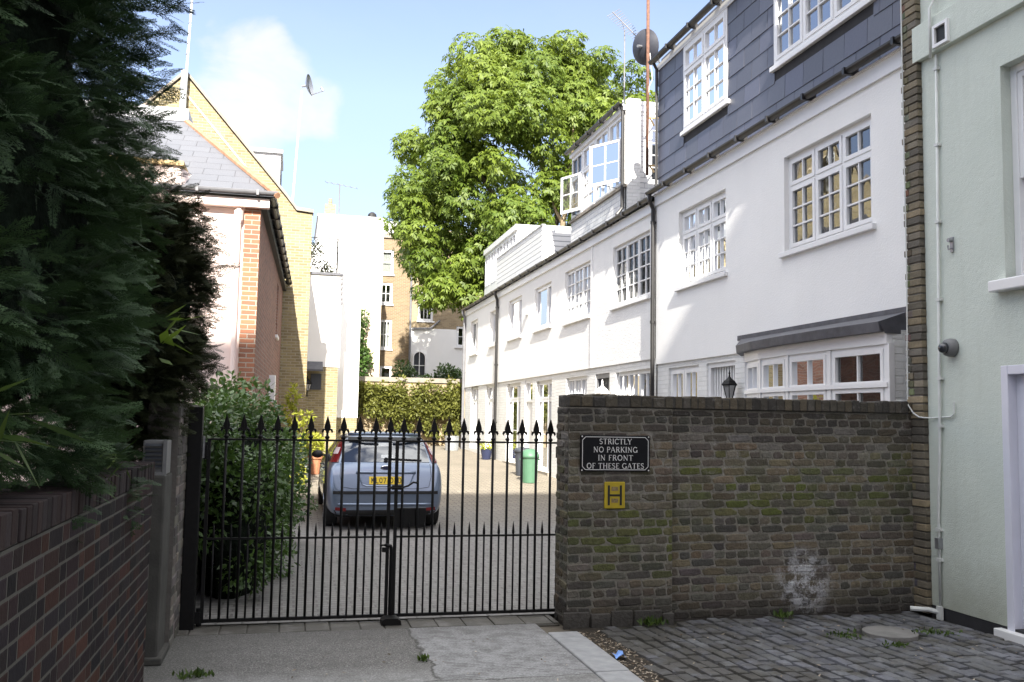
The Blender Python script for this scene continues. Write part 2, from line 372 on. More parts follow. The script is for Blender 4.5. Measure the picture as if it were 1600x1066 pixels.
def window(parent, F, u0, u1, z0, z1, cas, top=0., topcols=None, d=-.07, fw=.05, sw=.045, bar=.018, sill=True, mat=None, glass=None,
           curtain=None, room=.5, sash=True, name='window', sillmat=None, sillout=.055):
    """cas: list of (width share, pane columns, pane rows); top: height of a row of top lights"""
    mat = mat or M['paint_white']; glass = glass or M['glass']
    m = MB(); ft = .06
    m.fbox(F, u0, u0 + fw, z0, z1, d - ft, d); m.fbox(F, u1 - fw, u1, z0, z1, d - ft, d)
    m.fbox(F, u0 + fw, u1 - fw, z0, z0 + fw, d - ft, d); m.fbox(F, u0 + fw, u1 - fw, z1 - fw, z1, d - ft, d)
    tot = sum(c[0] for c in cas); W = u1 - u0 - 2 * fw; u = u0 + fw
    zt = z1 - fw - top
    if top: m.fbox(F, u0 + fw, u1 - fw, zt - fw * .6, zt, d - ft, d - .001)
    def light(a, b, c, e, nc, nrr):
        if sash:
            o = d + .012
            m.fbox(F, a, a + sw, c, e, d - .04, o); m.fbox(F, b - sw, b, c, e, d - .04, o)
            m.fbox(F, a + sw, b - sw, c, c + sw, d - .04, o); m.fbox(F, a + sw, b - sw, e - sw, e, d - .04, o)
            a, b, c, e = a + sw, b - sw, c + sw, e - sw
        for i in range(1, nc):
            x = a + (b - a) * i / nc; m.fbox(F, x - bar / 2, x + bar / 2, c, e, d - .035, d + .004)
        for j in range(1, nrr):
            z = c + (e - c) * j / nrr; m.fbox(F, a, b, z - bar / 2, z + bar / 2, d - .033, d + .002)
    for i, (w, nc, nrr) in enumerate(cas):
        w = W * w / tot; a = u; b = u + w
        if i: m.fbox(F, a - fw * .35, a + fw * .35, z0 + fw, z1 - fw, d - ft, d - .002)
        aa = a + (fw * .35 if i else 0); bb = b - (fw * .35 if i < len(cas) - 1 else 0)
        light(aa, bb, z0 + fw, (zt - fw * .6) if top else z1 - fw, nc, nrr)
        if top: light(aa, bb, zt, z1 - fw, (topcols or nc), 1)
        u += w
    w = m.build(name, mat, parent)
    MB().quad(F(u0 + .01, z0 + .01, d - .025), F(u1 - .01, z0 + .01, d - .025), F(u1 - .01, z1 - .01, d - .025), F(u0 + .01, z1 - .01, d - .025)).build('pane', glass, w)
    if sill:
        MB().fbox(F, u0 - .07, u1 + .07, z0 - .07, z0, -.05, sillout).build('sill', sillmat or mat, w, bevel=.008)
    rm = MB(); e = .02
    rm.fbox(F, u0 + .0, u1 - .0, z0 + .0, z1 - .0, d - ft - room - .02, d - ft - room)
    for (a, b, c, f) in ((u0 - e, u0, z0, z1), (u1, u1 + e, z0, z1), (u0, u1, z0 - e, z0), (u0, u1, z1, z1 + e)):
        rm.fbox(F, a, b, c, f, d - ft - room, d - ft - .002)
    rm.build('window_recess', M['dark_void'], w)
    if curtain:
        cm = MB()
        for (a, b) in ([(0, .28), (.72, 1)] if curtain == 'pair' else [(0, 1)]):
            ua = u0 + (u1 - u0) * a; ub = u0 + (u1 - u0) * b; n = max(6, int((ub - ua) / .05))
            for k in range(n):
                p0 = ua + (ub - ua) * k / n; p1 = ua + (ub - ua) * (k + 1) / n
                q0 = d - .13 - .03 * (k % 2); q1 = d - .13 - .03 * ((k + 1) % 2)
                cm.quad(F(p0, z0 + .03, q0), F(p1, z0 + .03, q1), F(p1, z1 - .03, q1), F(p0, z1 - .03, q0))
        cm.build('curtain', M['blind'] if curtain == 'blind' else M['curtain'], w)
    return w

def gutter(parent, F, u0, u1, z, out=.13, r=.06, name='gutter', mat=None):
    m = MB(); n = 8; rings = []
    pr = [(out - r * math.cos(t), z - r * math.sin(t)) for t in np.linspace(0, math.pi, 9)]
    pr = pr + [(a * .86 + out * .14, b + .004) for a, b in pr[::-1]]
    m.prism(pr, lambda a, b: F(u0, b, a), lambda a, b: F(u1, b, a))
    k = u0 + .4
    while k < u1:
        m.fbox(F, k - .02, k + .02, z - r - .008, z + .012, .005, out + r + .012); k += .9
    return m.build(name, mat or M['plastic_black'], parent)

def downpipe(parent, F, u, z0, z1, out=.06, r=.038, gut=.13, mat=None):
    m = MB()
    m.tube([F(u, z1, gut), F(u, z1 - .12, gut), F(u, z1 - .28, out), F(u, z0, out)], r, 10)
    z = z1 - .5
    while z > z0:
        m.tube([F(u, z, out), F(u, z - .05, out)], r * 1.25, 10); m.fbox(F, u - .02, u + .02, z - .04, z - .01, 0, out); z -= 1.8
    return m.build('downpipe', mat or M['plastic_black'], parent)

# numpy mesh of many small faces with one value (0..1) per face
def np_mesh(name, V, Fq, val, mat, parent, smooth=False):
    o0 = ORG.get(parent.name, Vector((0, 0, 0))) if parent is not None else Vector((0, 0, 0))
    V = V - np.array(o0); k = Fq.shape[1]
    me = bpy.data.meshes.new(name)
    me.vertices.add(len(V)); me.vertices.foreach_set('co', V.astype(np.float32).ravel())
    me.loops.add(Fq.size); me.loops.foreach_set('vertex_index', Fq.astype(np.int32).ravel())
    me.polygons.add(len(Fq)); me.polygons.foreach_set('loop_start', np.arange(0, Fq.size, k, dtype=np.int32))
    me.polygons.foreach_set('loop_total', np.full(len(Fq), k, dtype=np.int32))
    me.update(calc_edges=True)
    ca = me.color_attributes.new('Col', 'FLOAT_COLOR', 'CORNER')
    arr = np.ones((Fq.size, 4), dtype=np.float32); arr[:, :3] = np.repeat(val, k)[:, None]
    ca.data.foreach_set('color', arr.ravel())
    me.materials.append(mat); me.validate()
    ob = bpy.data.objects.new(name, me); COL.objects.link(ob)
    if parent is not None: ob.parent = parent
    ORG[ob.name] = o0
    return ob

def unit(a): return a / np.maximum(1e-9, np.linalg.norm(a, axis=-1, keepdims=True))

def leaf_quads(P, A, N, l, w):
    """diamond leaves: base P, along A, blade normal N"""
    B = unit(np.cross(A, N)); l = np.asarray(l).reshape(-1, 1); w = np.asarray(w).reshape(-1, 1)
    a = P; b = P + A * l * .5 + B * w; c = P + A * l; d = P + A * l * .5 - B * w
    V = np.stack([a, b, c, d], 1).reshape(-1, 3)
    F = np.arange(len(P) * 4).reshape(-1, 4)
    return V, F

def puff_points(puffs, n):
    """points spread through the outer shells of ellipsoid puffs (c, r3)"""
    C = np.array([p[0] for p in puffs], float); Rr = np.array([p[1] for p in puffs], float)
    area = (Rr[:, 0] * Rr[:, 1] + Rr[:, 1] * Rr[:, 2] + Rr[:, 0] * Rr[:, 2])
    idx = nr.choice(len(puffs), n, p=area / area.sum())
    D = unit(nr.normal(size=(n, 3)))
    rad = 1 - .5 * nr.rand(n) ** 1.8
    return C[idx] + D * Rr[idx] * rad[:, None], D, idx

def leafy(name, parent, puffs, n, l, w, mat, droop=.3, val=None, zmin=None):
    P, D, idx = puff_points(puffs, n)
    A = unit(D + nr.normal(size=D.shape) * .75 + np.array([0, 0, -droop]))
    N = unit(nr.normal(size=D.shape) * .6 + np.array([0, 0, 1.0]) + D * .4)
    ll = l * (.6 + .8 * nr.rand(n)); ww = w * (.6 + .8 * nr.rand(n))
    if zmin is not None: P[:, 2] = np.maximum(P[:, 2], zmin)
    pv = nr.rand(len(puffs))
    v = np.clip(.25 * pv[idx] + .55 * nr.rand(n) + .2 * (D[:, 2] * .5 + .5), 0, 1)
    V, F = leaf_quads(P, A, N, ll, ww)
    return np_mesh(name, V, F, v, mat, parent)

# ------------------------------------------------------------------ bricks laid one by one
def brick_geo(mb, F, u0, u1, z0, z1, pal, mort, course=.075, L=.215, hd=.1025, j=.011, bond='flemish', proud=.007, jit=.0025, seed=1, rough=False, tint=None):
    r = random.Random(seed); z = z0; row = 0
    mb.quad(F(u0, z0, -.001), F(u1, z0, -.001), F(u1, z1, -.001), F(u0, z1, -.001), mort)
    while z < z1 - .02:
        h = min(course, z1 - z) - j
        off = [0, .5][row % 2]
        u = u0 - off * (L + j) - (0.25 * (L + j) if bond == 'flemish' and row % 2 else 0); k = row
        wav = r.uniform(0, 6)
        while u < u1 - .01:
            ln = L
            if bond == 'flemish': ln = L if k % 2 == 0 else hd
            elif bond == 'garden' and row % 4 == 3: ln = hd
            elif r.random() < .12: ln = hd
            ln *= r.uniform(.94, 1.06)
            a, b = max(u, u0), min(u + ln, u1)
            if b - a > .025:
                c = r.choice(pal); q_ = r.uniform(.72, 1.28); c = tuple(min(1, x * q_ * r.uniform(.94, 1.06)) for x in c)
                if tint: c = tint(r, (a + b) / 2, z, c)
                pr = proud * r.uniform(.4, 1.35) if r.random() > .08 else proud * .1
                J = lambda: r.uniform(-jit, jit)
                e = .004; zz = z + J() * .8 + (.004 * math.sin(a * 1.7 + wav) if rough else 0)
                if rough:
                    e = .007; q = []; cs = [(a, zz), (b, zz), (b, zz + h), (a, zz + h)]
                    for n_ in range(4):
                        p0, p1 = cs[n_], cs[(n_ + 1) % 4]; m_ = 4 if n_ % 2 == 0 else 2
                        for w_ in range(m_):
                            t_ = (w_ + (.12 if w_ == 0 else .0)) / m_ if w_ else .06 if n_ % 2 == 0 else .15
                            q.append((p0[0] + (p1[0] - p0[0]) * t_ + J() * .9, p0[1] + (p1[1] - p0[1]) * t_ + J() * .9))
                    if r.random() < .12:      # a knocked off corner
                        w_ = r.choice([0, 4, 6, 10]); cx_, cz_ = (a + b) / 2, zz + h / 2; q[w_] = (q[w_][0] + (cx_ - q[w_][0]) * .22, q[w_][1] + (cz_ - q[w_][1]) * .4)
                else: q = [(a + J(), zz + J()), (b + J(), zz + J()), (b + J(), zz + h + J()), (a + J(), zz + h + J())]
                q = [(min(max(x, u0), u1), y) for x, y in q]
                cx, cz = (a + b) / 2, zz + h / 2; n = len(q)
                i = [(x + (e if x < cx else -e) * min(1, abs(x - cx) / (b - a) * 3), y + (e if y < cz else -e)) for x, y in q]
                vs = [F(x, y, -.001) for x, y in q] + [F(x, y, pr * r.uniform(.8, 1.1)) for x, y in i]
                mb.add(vs, [tuple(range(n, 2 * n))] + [(k_, (k_ + 1) % n, n + (k_ + 1) % n, n + k_) for k_ in range(n)], c)
            u += ln + j; k += 1
        z += course; row += 1

def soldier_coping(mb, axis, a0, a1, b0, b1, z0, z1, pal, mort, step=.075, seed=3, jz=.006):
    """bricks on edge across the wall; axis 'x' runs along X (b = Y range), 'y' along Y (b = X range)"""
    r = random.Random(seed); a = a0
    def bx(p, q, s, t, zz0, zz1, c):
        if axis == 'x': mb.box(p, q, s, t, zz0, zz1, c)
        else: mb.box(s, t, p, q, zz0, zz1, c)
    bx(a0 + .004, a1 - .004, b0 + .006, b1 - .006, z0, z1 - .012, mort)
    while a < a1 - .02:
        w = step * r.uniform(.88, 1.1); c = r.choice(pal); s = r.uniform(.7, 1.3); c = tuple(x * s for x in c)
        t = r.uniform(-jz, jz) + (r.random() < .08 and jz > .004) * -.012
        bx(a + .005, min(a + w - .005, a1), b0 + r.uniform(-.006, .004), b1 + r.uniform(-.004, .006), z0 + .004, z1 + t, c)
        a += w

# ================================================================== THE SETTING
YS = [-50, -20, 0, 4, 8, 12, 15.5, 18, 20, 22.5, 25, 28, 30.5, 33, 36, 45, 70, 120, 400]
def sheet(name, x0, x1, ys, dz, mat, nx=1):
    m = MB()
    for i in range(len(ys) - 1):
        for k in range(nx):
            a = x0 + (x1 - x0) * k / nx; b = x0 + (x1 - x0) * (k + 1) / nx
            m.quad((a, ys[i], gz(ys[i]) + dz), (b, ys[i], gz(ys[i]) + dz), (b, ys[i + 1], gz(ys[i + 1]) + dz), (a, ys[i + 1], gz(ys[i + 1]) + dz))
    return struct(m.build(name, mat))
M['earth'] = mat_plain('bare_earth', (.10, .085, .065), .95, var=.4, scale=2, bump=.02, bscale=8)
sheet('ground', -250, 250, YS, -.03, M['earth'])

def mat_court():
    s = NT('courtyard_brick_paving'); uv = s.uv(); p = s.pos()
    b = s.n('TexBrick', {'Vector': uv, 'Color1': (.30, .262, .205, 1), 'Color2': (.225, .198, .16, 1), 'Mortar': (.13, .115, .09, 1), 'Scale': 1.0,
                         'Mortar Size': .012, 'Mortar Smooth': .4, 'Brick Width': .21, 'Row Height': .105}, offset=.5)
    col = s.mix(s.math('MULTIPLY', s.ramp(s.noise(p, .55, 6, .6), .4, .7), .55), b.outputs[0], (.17, .15, .115))
    col = s.mix(.3, col, s.mix(s.noise(p, 22, 5, .7), (0, 0, 0), (1, 1, 1)), 'OVERLAY')
    # towards the gate the grey of the shaded yard is painted over the tan pavers
    y = s.xyz(p)[1]
    wy = s.math('ADD', y, s.math('MULTIPLY', s.noise(p, .8, 4), 3.0))
    col = s.mix(s.math('MULTIPLY', s.math('SUBTRACT', 1.0, s.ramp(wy, 15.5, 20.5)), .85), col, s.mix(b.outputs[1], s.mix(s.ramp(s.noise(p, 6, 7, .75), .35, .65), (.15, .148, .146), (.245, .242, .24)), (.15, .147, .142)))
    s.bsdf(col, .9, 0, .25, s.bump(s.math('ADD', s.math('MULTIPLY', b.outputs[1], -1.), s.math('MULTIPLY', s.noise(p, 30, 4), .7)), .006))
    return s.m
M['court'] = mat_court()
sheet('courtyard_paving', -1.0, 6.45, [8.2, 12, 15.5, 18, 20, 22.5, 25, 28, 30.5, 33, 36], .006, M['court'])

def mat_drive():
    s = NT('driveway_concrete'); p = s.pos(); x, y, z = s.xyz(p)
    n1 = s.noise(p, 1.6, 6, .7); n2 = s.noise(p, 60, 4, .7); n3 = s.noise(p, 7, 6, .7)
    col = s.mix(s.ramp(n1, .35, .65), (.20, .198, .192), (.30, .30, .295))
    ag2 = s.ramp(s.n('TexVoronoi', {'Vector': p, 'Scale': 120.}).outputs[0], .05, .5)
    agg = s.math('MULTIPLY', s.ramp(s.n('TexVoronoi', {'Vector': p, 'Scale': 70.}).outputs[0], .0, .5), ag2)
    wx = s.math('ADD', x, s.math('MULTIPLY', s.math('SUBTRACT', n1, .5), .35)); wy = s.math('ADD', y, s.math('MULTIPLY', s.math('SUBTRACT', n1, .5), .3))
    right = s.math('MULTIPLY', s.ramp(wx, 1.02, 1.06), s.ramp(wy, 6.25, 6.3))
    left = s.math('MULTIPLY', s.math('SUBTRACT', 1., s.ramp(wx, 1.02, 1.06)), s.ramp(wy, 6.35, 6.75))
    col = s.mix(left, col, s.mix(agg, (.36, .35, .335), (.125, .122, .116)))
    rib = s.math('MULTIPLY', s.math('ADD', s.math('SINE', s.math('MULTIPLY', s.math('ADD', y, s.math('MULTIPLY', n3, .05)), 150.)), 1.), .5)
    col = s.mix(right, col, s.mix(s.math('MULTIPLY', rib, s.ramp(n3, .35, .55)), (.285, .285, .285), (.17, .17, .172)))
    edge = s.math('SUBTRACT', 1., s.ramp(s.math('ABSOLUTE', s.math('SUBTRACT', wx, 1.03)), .0, .022))
    edge = s.math('MULTIPLY', edge, s.ramp(wy, 6.2, 6.35))
    edge2 = s.math('SUBTRACT', 1., s.ramp(s.math('ABSOLUTE', s.math('SUBTRACT', wy, 6.27)), .0, .014))
    col = s.mix(s.math('MULTIPLY', s.math('MAXIMUM', edge, edge2), .85), col, (.04, .038, .032))
    col = s.mix(s.math('MULTIPLY', s.ramp(n3, .48, .66), .55), col, (.105, .102, .096))
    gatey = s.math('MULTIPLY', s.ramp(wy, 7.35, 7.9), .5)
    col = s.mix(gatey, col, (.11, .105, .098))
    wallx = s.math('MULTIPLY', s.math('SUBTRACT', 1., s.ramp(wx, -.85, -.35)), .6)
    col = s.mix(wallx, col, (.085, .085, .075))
    col = s.mix(.5, col, s.mix(s.ramp(n2, .25, .75), (0, 0, 0), (1, 1, 1)), 'OVERLAY')
    h = s.math('ADD', s.math('MULTIPLY', n2, .6), s.math('MULTIPLY', agg, s.math('MULTIPLY', left, .8)))
    s.bsdf(col, .88, 0, .3, s.bump(h, .006))
    return s.m
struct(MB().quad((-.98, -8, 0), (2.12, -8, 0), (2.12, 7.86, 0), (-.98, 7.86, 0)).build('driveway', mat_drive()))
# threshold course of worn pavers under the gate
m = MB(); x = -.95
m.box(-.95, 2.34, 7.86, 8.20, -.06, -.012, (.06, .056, .05))
while x < 2.33:
    w = rng.uniform(.20, .27); x2 = min(x + w, 2.34)
    c = rng.uniform(.115, .165); m.box(x + .004, x2 - .004, 7.875, 8.19, -.05, rng.uniform(-.003, .003), (c, c * .95, c * .88))
    x = x2
struct(m.build('gate_threshold', M['setts'], bevel=.008))
# pale granite kerb edging the driveway
m = MB(); y = -2.
while y < 7.5:
    l = min(rng.uniform(.9, 1.2), 7.5 - y)
    m.box(2.125, 2.385, y + .003, y + l - .003, -.1, .012 + rng.uniform(-.003, .003)); y += l
struct(m.build('kerb_strip', M['stone_kerb'], bevel=.012))
struct(MB().quad((2.385, -8, -.022), (2.66, -8, -.022), (2.66, 7.9, -.022), (2.385, 7.9, -.022)).build('gutter_soil', M['soil']))
# granite setts, laid in courses that run up the street
m = MB(); r = random.Random(4)
m.quad((2.5, -8, -.026), (6.0, -8, -.026), (6.0, 7.9, -.026), (2.5, 7.9, -.026), (.016, .016, .011))
ca, sa = math.cos(R(4)), math.sin(R(4))
for i in range(36):
    y = 1.5 + r.uniform(0, .2)
    xx = 2.02 + i * .112 + r.uniform(-.008, .008)
    while y < 8.2:
        l = r.uniform(.12, .23); g = r.uniform(.010, .022)
        cx, cy = xx + .056, y + l / 2
        rot = lambda px, py: (2.6 + (px - 2.6) * ca - (py - 7.4) * sa, 7.4 + (px - 2.6) * sa + (py - 7.4) * ca)
        X, Y = rot(cx, cy)
        if 2.55 < X - .05 and X + .05 < 5.885 and Y < 7.80 and (X > 3.35 or Y < 7.62) and (X - 5.02) ** 2 + (Y - 7.07) ** 2 > .055:
            t = r.uniform(-.010, .005); c = r.uniform(.085, .165); bl = r.uniform(.97, 1.09)
            tl = (r.uniform(-.004, .004), r.uniform(-.004, .004))
            a = [(xx + .010, y + g / 2), (xx + .102, y + g / 2), (xx + .102, y + l - g / 2), (xx + .010, y + l - g / 2)]
            a = [(p + r.uniform(-.006, .006), q + r.uniform(-.014, .014)) for p, q in a]
            mx_, my_ = sum(p for p, q in a) / 4, sum(q for p, q in a) / 4
            b = [(mx_ + (p - mx_) * .93, my_ + (q - my_) * .95) for p, q in a]; c2 = [(mx_ + (p - mx_) * .66, my_ + (q - my_) * .72) for p, q in a]
            V = [(*rot(*p), -.026) for p in a] + [(*rot(*p), t - .004 + tl[0] * (k in (0, 1)) + tl[1] * (k in (1, 2))) for k, p in enumerate(b)] + [(*rot(*p), t + .002) for p in c2]
            fs = [(8, 9, 10, 11)] + [(k, (k + 1) % 4, 4 + (k + 1) % 4, 4 + k) for k in range(4)] + [(4 + k, 4 + (k + 1) % 4, 8 + (k + 1) % 4, 8 + k) for k in range(4)]
            m.add(V, fs, (c * .97, c, c * 1.05 * bl))
        y += l
struct(m.build('cobbled_street', M['setts'], smooth=False))
struct(MB().box(-9, -1.06, -8, 7.6, -.02, 1.22).build('garden_soil', M['soil']))
# the tall street terrace that stands behind the camera and puts the foreground in shade
OCC_Y, OCC_Z = -16.0, 24.05
bt = MB(); bt.box(-12, 4.2, OCC_Y - 9, OCC_Y, -.02, OCC_Z)
bb = bt.build('street_terrace', M['stock_brown']); bb['kind'] = 'structure'

# ================================================================== LEFT: garden wall, pier, gate post
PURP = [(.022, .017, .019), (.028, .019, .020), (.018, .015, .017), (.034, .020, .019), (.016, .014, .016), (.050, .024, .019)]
t = thing('garden_wall', 'low dark purple brick garden wall with soldier coping beneath the conifer', 'wall', (-.95, 3, 0))
m = MB(); F = fxp(-.846)
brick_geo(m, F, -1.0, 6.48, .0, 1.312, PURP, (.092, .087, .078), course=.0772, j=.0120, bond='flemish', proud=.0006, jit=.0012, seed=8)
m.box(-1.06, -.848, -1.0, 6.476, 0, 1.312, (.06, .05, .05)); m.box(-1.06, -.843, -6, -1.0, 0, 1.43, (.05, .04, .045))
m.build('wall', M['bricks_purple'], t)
m = MB(); soldier_coping(m, 'y', -1.0, 6.48, -1.06, -.842, 1.314, 1.428, [(.026, .021, .022), (.032, .025, .026), (.040, .028, .027)], (.10, .095, .085), seed=5, jz=.003)
m.build('coping', M['bricks_purple'], t, bevel=.004)

t = thing('rendered_pier', 'dark cement rendered pier standing between the low brick wall and the gate post', 'pier', (-.95, 7.5, 0))
m = MB(); m.box(-1.25, -.835, 7.02, 7.42, 0, 1.305); m.build('pier', M['render_old'], t, bevel=.015)
m = MB(); m.box(-1.3, -.80, 6.97, 7.46, 0, .05); m.build('plinth', M['render_old'], t, bevel=.01)
t = thing('meter_box', 'grey louvred box fixed on top of the rendered pier under the conifer', 'meter box', (-.93, 7.2, 1.307))
m = MB(); m.box(-1.0, -.838, 7.06, 7.30, 1.307, 1.55); m.build('case', M['box_grey'], t, bevel=.008)
m = MB(); m.box(-.998, -.836, 7.035, 7.06, 1.30, 1.325); m.box(-.862, -.836, 7.035, 7.06, 1.325, 1.555); m.build('frame', M['box_grey'], t)
m = MB()
for k in range(6): m.hexa([(-.985, 7.038, 1.36 + k * .03), (-.87, 7.038, 1.36 + k * .03), (-.87, 7.059, 1.37 + k * .03), (-.985, 7.059, 1.37 + k * .03), (-.985, 7.045, 1.365 + k * .03), (-.87, 7.045, 1.365 + k * .03), (-.87, 7.059, 1.378 + k * .03), (-.985, 7.059, 1.378 + k * .03)])
m.build('louvre', M['plastic_dark'], t)

LOND = [(.112, .098, .072), (.098, .088, .070), (.124, .104, .072), (.088, .080, .068), (.140, .118, .082), (.074, .069, .062), (.112, .102, .086)]
GREYB = [(.16, .145, .13), (.12, .11, .10), (.19, .17, .15), (.10, .092, .085)]
t = thing('gate_return_wall', 'short grey brick wall running beside the black gate post behind the rendered pier', 'wall', (-.9, 8.2, 0))
m = MB(); F = fxp(-.806)
brick_geo(m, F, 7.45, 10.2, 0, 1.8, GREYB, (.17, .16, .145), seed=21, proud=.006)
m.box(-1.03, -.808, 7.44, 10.2, 0, 1.82, (.12, .11, .1)); m.build('wall', M['bricks_pier'], t)

t = thing('gate_post', 'square black steel gate post at the left end of the iron gates', 'post', (-.745, 8.12, 0))
m = MB(); m.box(-.80, -.69, 8.05, 8.16, 0, 1.80); m.build('post', M['iron'], t, bevel=.006)
m = MB(); m.box(-.684, -.670, 8.10, 8.13, 1.38, 1.56); m.build('strap', M['metal_grey'], t)
m = MB()
for z in (.08, 1.44):
    m = MB(); m.box(-.69, -.65, 8.12, 8.17, z - .045, z + .045); m.lathe((-.662, 8.165, z - .07), [(.024, 0), (.024, .14)], 10); m.build('hinge', M['iron'], t)

# ================================================================== THE IRON GATES
GY = 8.17
def finial_mb(x, y, z):
    m = MB()
    m.lathe((x, y, z), [(.011, 0), (.021, .012), (.021, .022), (.011, .034), (.010, .06)], 8)          # collar
    m.lathe((x, y, z + .055), [(.010, 0), (.017, .006), (.012, .016)], 8)
    sp = [(.010, .062), (.028, .103), (.024, .126), (.015, .156), (.004, .196), (.0, .202)]                # flat spear head
    pr = [(a, b) for a, b in sp] + [(-a, b) for a, b in sp[::-1][1:]]
    m.prism(pr, lambda a, b: (x + a, y - .009, z + b), lambda a, b: (x + a, y + .009, z + b))
    m.prism([(.0, .062), (.012, .062), (.003, .195), (0, .2), (-.003, .195), (-.012, .062)], lambda a, b: (x + a * .7, y - .016, z + b), lambda a, b: (x + a * .7, y + .016, z + b))
    for sgn in (-1, 1):                                                                                  # curled barbs
        pts = [(x + sgn * q, y, z + h) for q, h in ((.006, .075), (.021, .088), (.034, .082), (.041, .066), (.038, .054))]
        m.tube(pts, [.010, .011, .012, .010, .006], 6)
    return m
def short_tip(m, x, y, z): m.lathe((x, y, z), [(.009, 0), (.013, .012), (.012, .03), (.0075, .07), (.001, .115)], 7)

def gate_leaf(label, xl, xr, tall, stile_finial):
    t = thing('iron_gate', label, 'gate', (xl, GY, 0), 'pair of spiked iron gates')
    zb, zm, zt = .045, .712, 1.535
    for x in (xl, xr):
        m = MB(); m.box(x - .014, x + .014, GY - .014, GY + .014, zb - .015, zt + .006); m.build('stile', M['iron'], t)
    for z, h in ((zb, .013), (zt, .008), (zm, .008)):
        m = MB(); m.box(xl + .014, xr - .014, GY - .0175, GY + .0175, z - h, z + h); m.build('rail', M['iron'], t)
    for x in tall:
        m = MB(); m.tube([(x, GY, zb), (x, GY, zt + .02)], .0115, 8); b = m.build('bar', M['iron'], t, smooth=True)
        finial_mb(x, GY, zt + .008).build('finial', M['iron'], b)
    if stile_finial: finial_mb(stile_finial, GY, zt + .008).build('finial', M['iron'], t)
    step = tall[1] - tall[0]
    xs = [x + step / 2 for x in tall] + ([tall[0] - step / 2] if tall[0] - step / 2 > xl + .02 else [])
    for x in xs:
        if x > xr - .02: continue
        m = MB(); m.tube([(x, GY, zb), (x, GY, zm + .012)], .0085, 7); short_tip(m, x, GY, zm + .010); m.build('dog_bar', M['iron'], t, smooth=True)
    return t
gl = gate_leaf('left leaf of the black spiked iron gates, hung from the black steel post', -.640, .868, [-.505 + .1385 * i for i in range(10)], .868)
gr = gate_leaf('right leaf of the black spiked iron gates, hung from the brick pier with the sign', .930, 2.425, [.985 + .1335 * i for i in range(11)], None)
m = MB(); m.box(.93, 1.20, GY + .016, GY + .05, .79, .955); m.build('lock_plate', M['iron'], gr, bevel=.004)
m = MB(); m.tube([(.86, GY - .03, 1.135), (.98, GY - .03, 1.135), (1.03, GY - .03, 1.15), (1.075, GY - .03, 1.18), (1.11, GY - .03, 1.175), (1.12, GY - .03, 1.165)], .009, 7)
m.box(.89, .985, GY - .035, GY - .014, 1.115, 1.155); m.build('handle', M['iron'], gr)
m = MB(); m.tube([(.900, GY - .028, .01), (.900, GY - .028, .60), (.893, GY - .028, .635), (.855, GY - .028, .645), (.80, GY - .028, .64)], .016, 8)
m.box(.82, .875, GY - .04, GY - .014, .585, .625); m.build('drop_bolt', M['iron'], gl, smooth=False)
t = thing('gate_stop', 'small black iron stop block on the ground where the gates meet', 'gate stop', (.9, 8.05, 0))
m = MB(); m.prism([(-.085, 0), (.085, 0), (.078, .035), (.05, .055), (-.05, .055), (-.078, .035)], lambda a, b: (.9 + a, 7.98, b), lambda a, b: (.9 + a, 8.13, b)); m.build('block', M['iron'], t)

# ================================================================== RIGHT: brick wall with the sign
MORT = (.19, .18, .155)
PX = 3.33
def gw_tint(r, u, z, c):
    zc = .70 if u < PX else 1.12 + .10 * math.sin(u * 2.3)
    g = max(0, 1 - abs(z - zc) / (.36 if u < PX else .40)) * (1 if u < PX else .45 + .55 * max(0, 1 - abs(u - 4.2) / 1.6))
    if r.random() < g * .8: k = r.uniform(.35, .95) * min(1, .4 + g); c = tuple(a * (1 - k) + b * k for a, b in zip(c, (.088, .104, .024)))
    d = max(0, min(1, (z - 1.45) / .4)); k = d * r.uniform(.35, .8); c = tuple(a * (1 - k) + b * k for a, b in zip(c, (.034, .031, .028)))
    d = max(0, 1 - z / .22); k = d * r.uniform(.3, .7); c = tuple(a * (1 - k) + b * k for a, b in zip(c, (.040, .037, .033)))
    if 1.2 < z < 1.7 and u > 3.3 and r.random() < .22: k = r.uniform(.3, .7); c = tuple(a * (1 - k) + b * k for a, b in zip(c, (.21, .20, .19)))
    return c
t = thing('gate_wall', 'mossy dark stock brick wall with soldier coping and pier right of the gates', 'wall', (4.1, 7.95, 0))
m = MB()
PX = 3.33
brick_geo(m, fy(7.75), 2.365, PX, .0, 1.86, LOND, MORT, bond='garden', proud=.0042, jit=.004, seed=31, j=.0125, rough=True, tint=gw_tint)
brick_geo(m, fy(7.862), PX, 5.86, .0, 1.86, LOND, MORT, bond='garden', proud=.0042, jit=.004, seed=32, j=.0125, rough=True, tint=gw_tint)
brick_geo(m, fx(2.362), 7.755, 8.10, .0, 1.86, LOND, MORT, bond='stretcher', proud=.008, jit=.004, seed=33, j=.0125, rough=True, tint=gw_tint)
m.quad((PX + .001, 7.75, 0), (PX + .001, 7.862, 0), (PX + .001, 7.862, 1.86), (PX + .001, 7.75, 1.86), (.085, .075, .06))
m.box(2.366, PX, 7.753, 8.10, -.03, 1.86, (.1, .09, .08)); m.box(PX + .003, 6.07, 7.865, 8.09, -.03, 1.86, (.1, .09, .08))
m.build('wall', M['bricks_gatewall'], t)
m = MB(); soldier_coping(m, 'x', 2.365, 5.85, 7.84, 8.10, 1.862, 1.975, LOND, (.06, .057, .052), step=.078, seed=6, jz=.007)
soldier_coping(m, 'x', 2.365, PX, 7.745, 7.835, 1.862, 1.968, LOND, (.06, .057, .052), step=.11, seed=9, jz=.006)
m.build('coping', M['bricks_gatewall'], t, bevel=.008)
m = MB(); rr = random.Random(12); x = 2.33
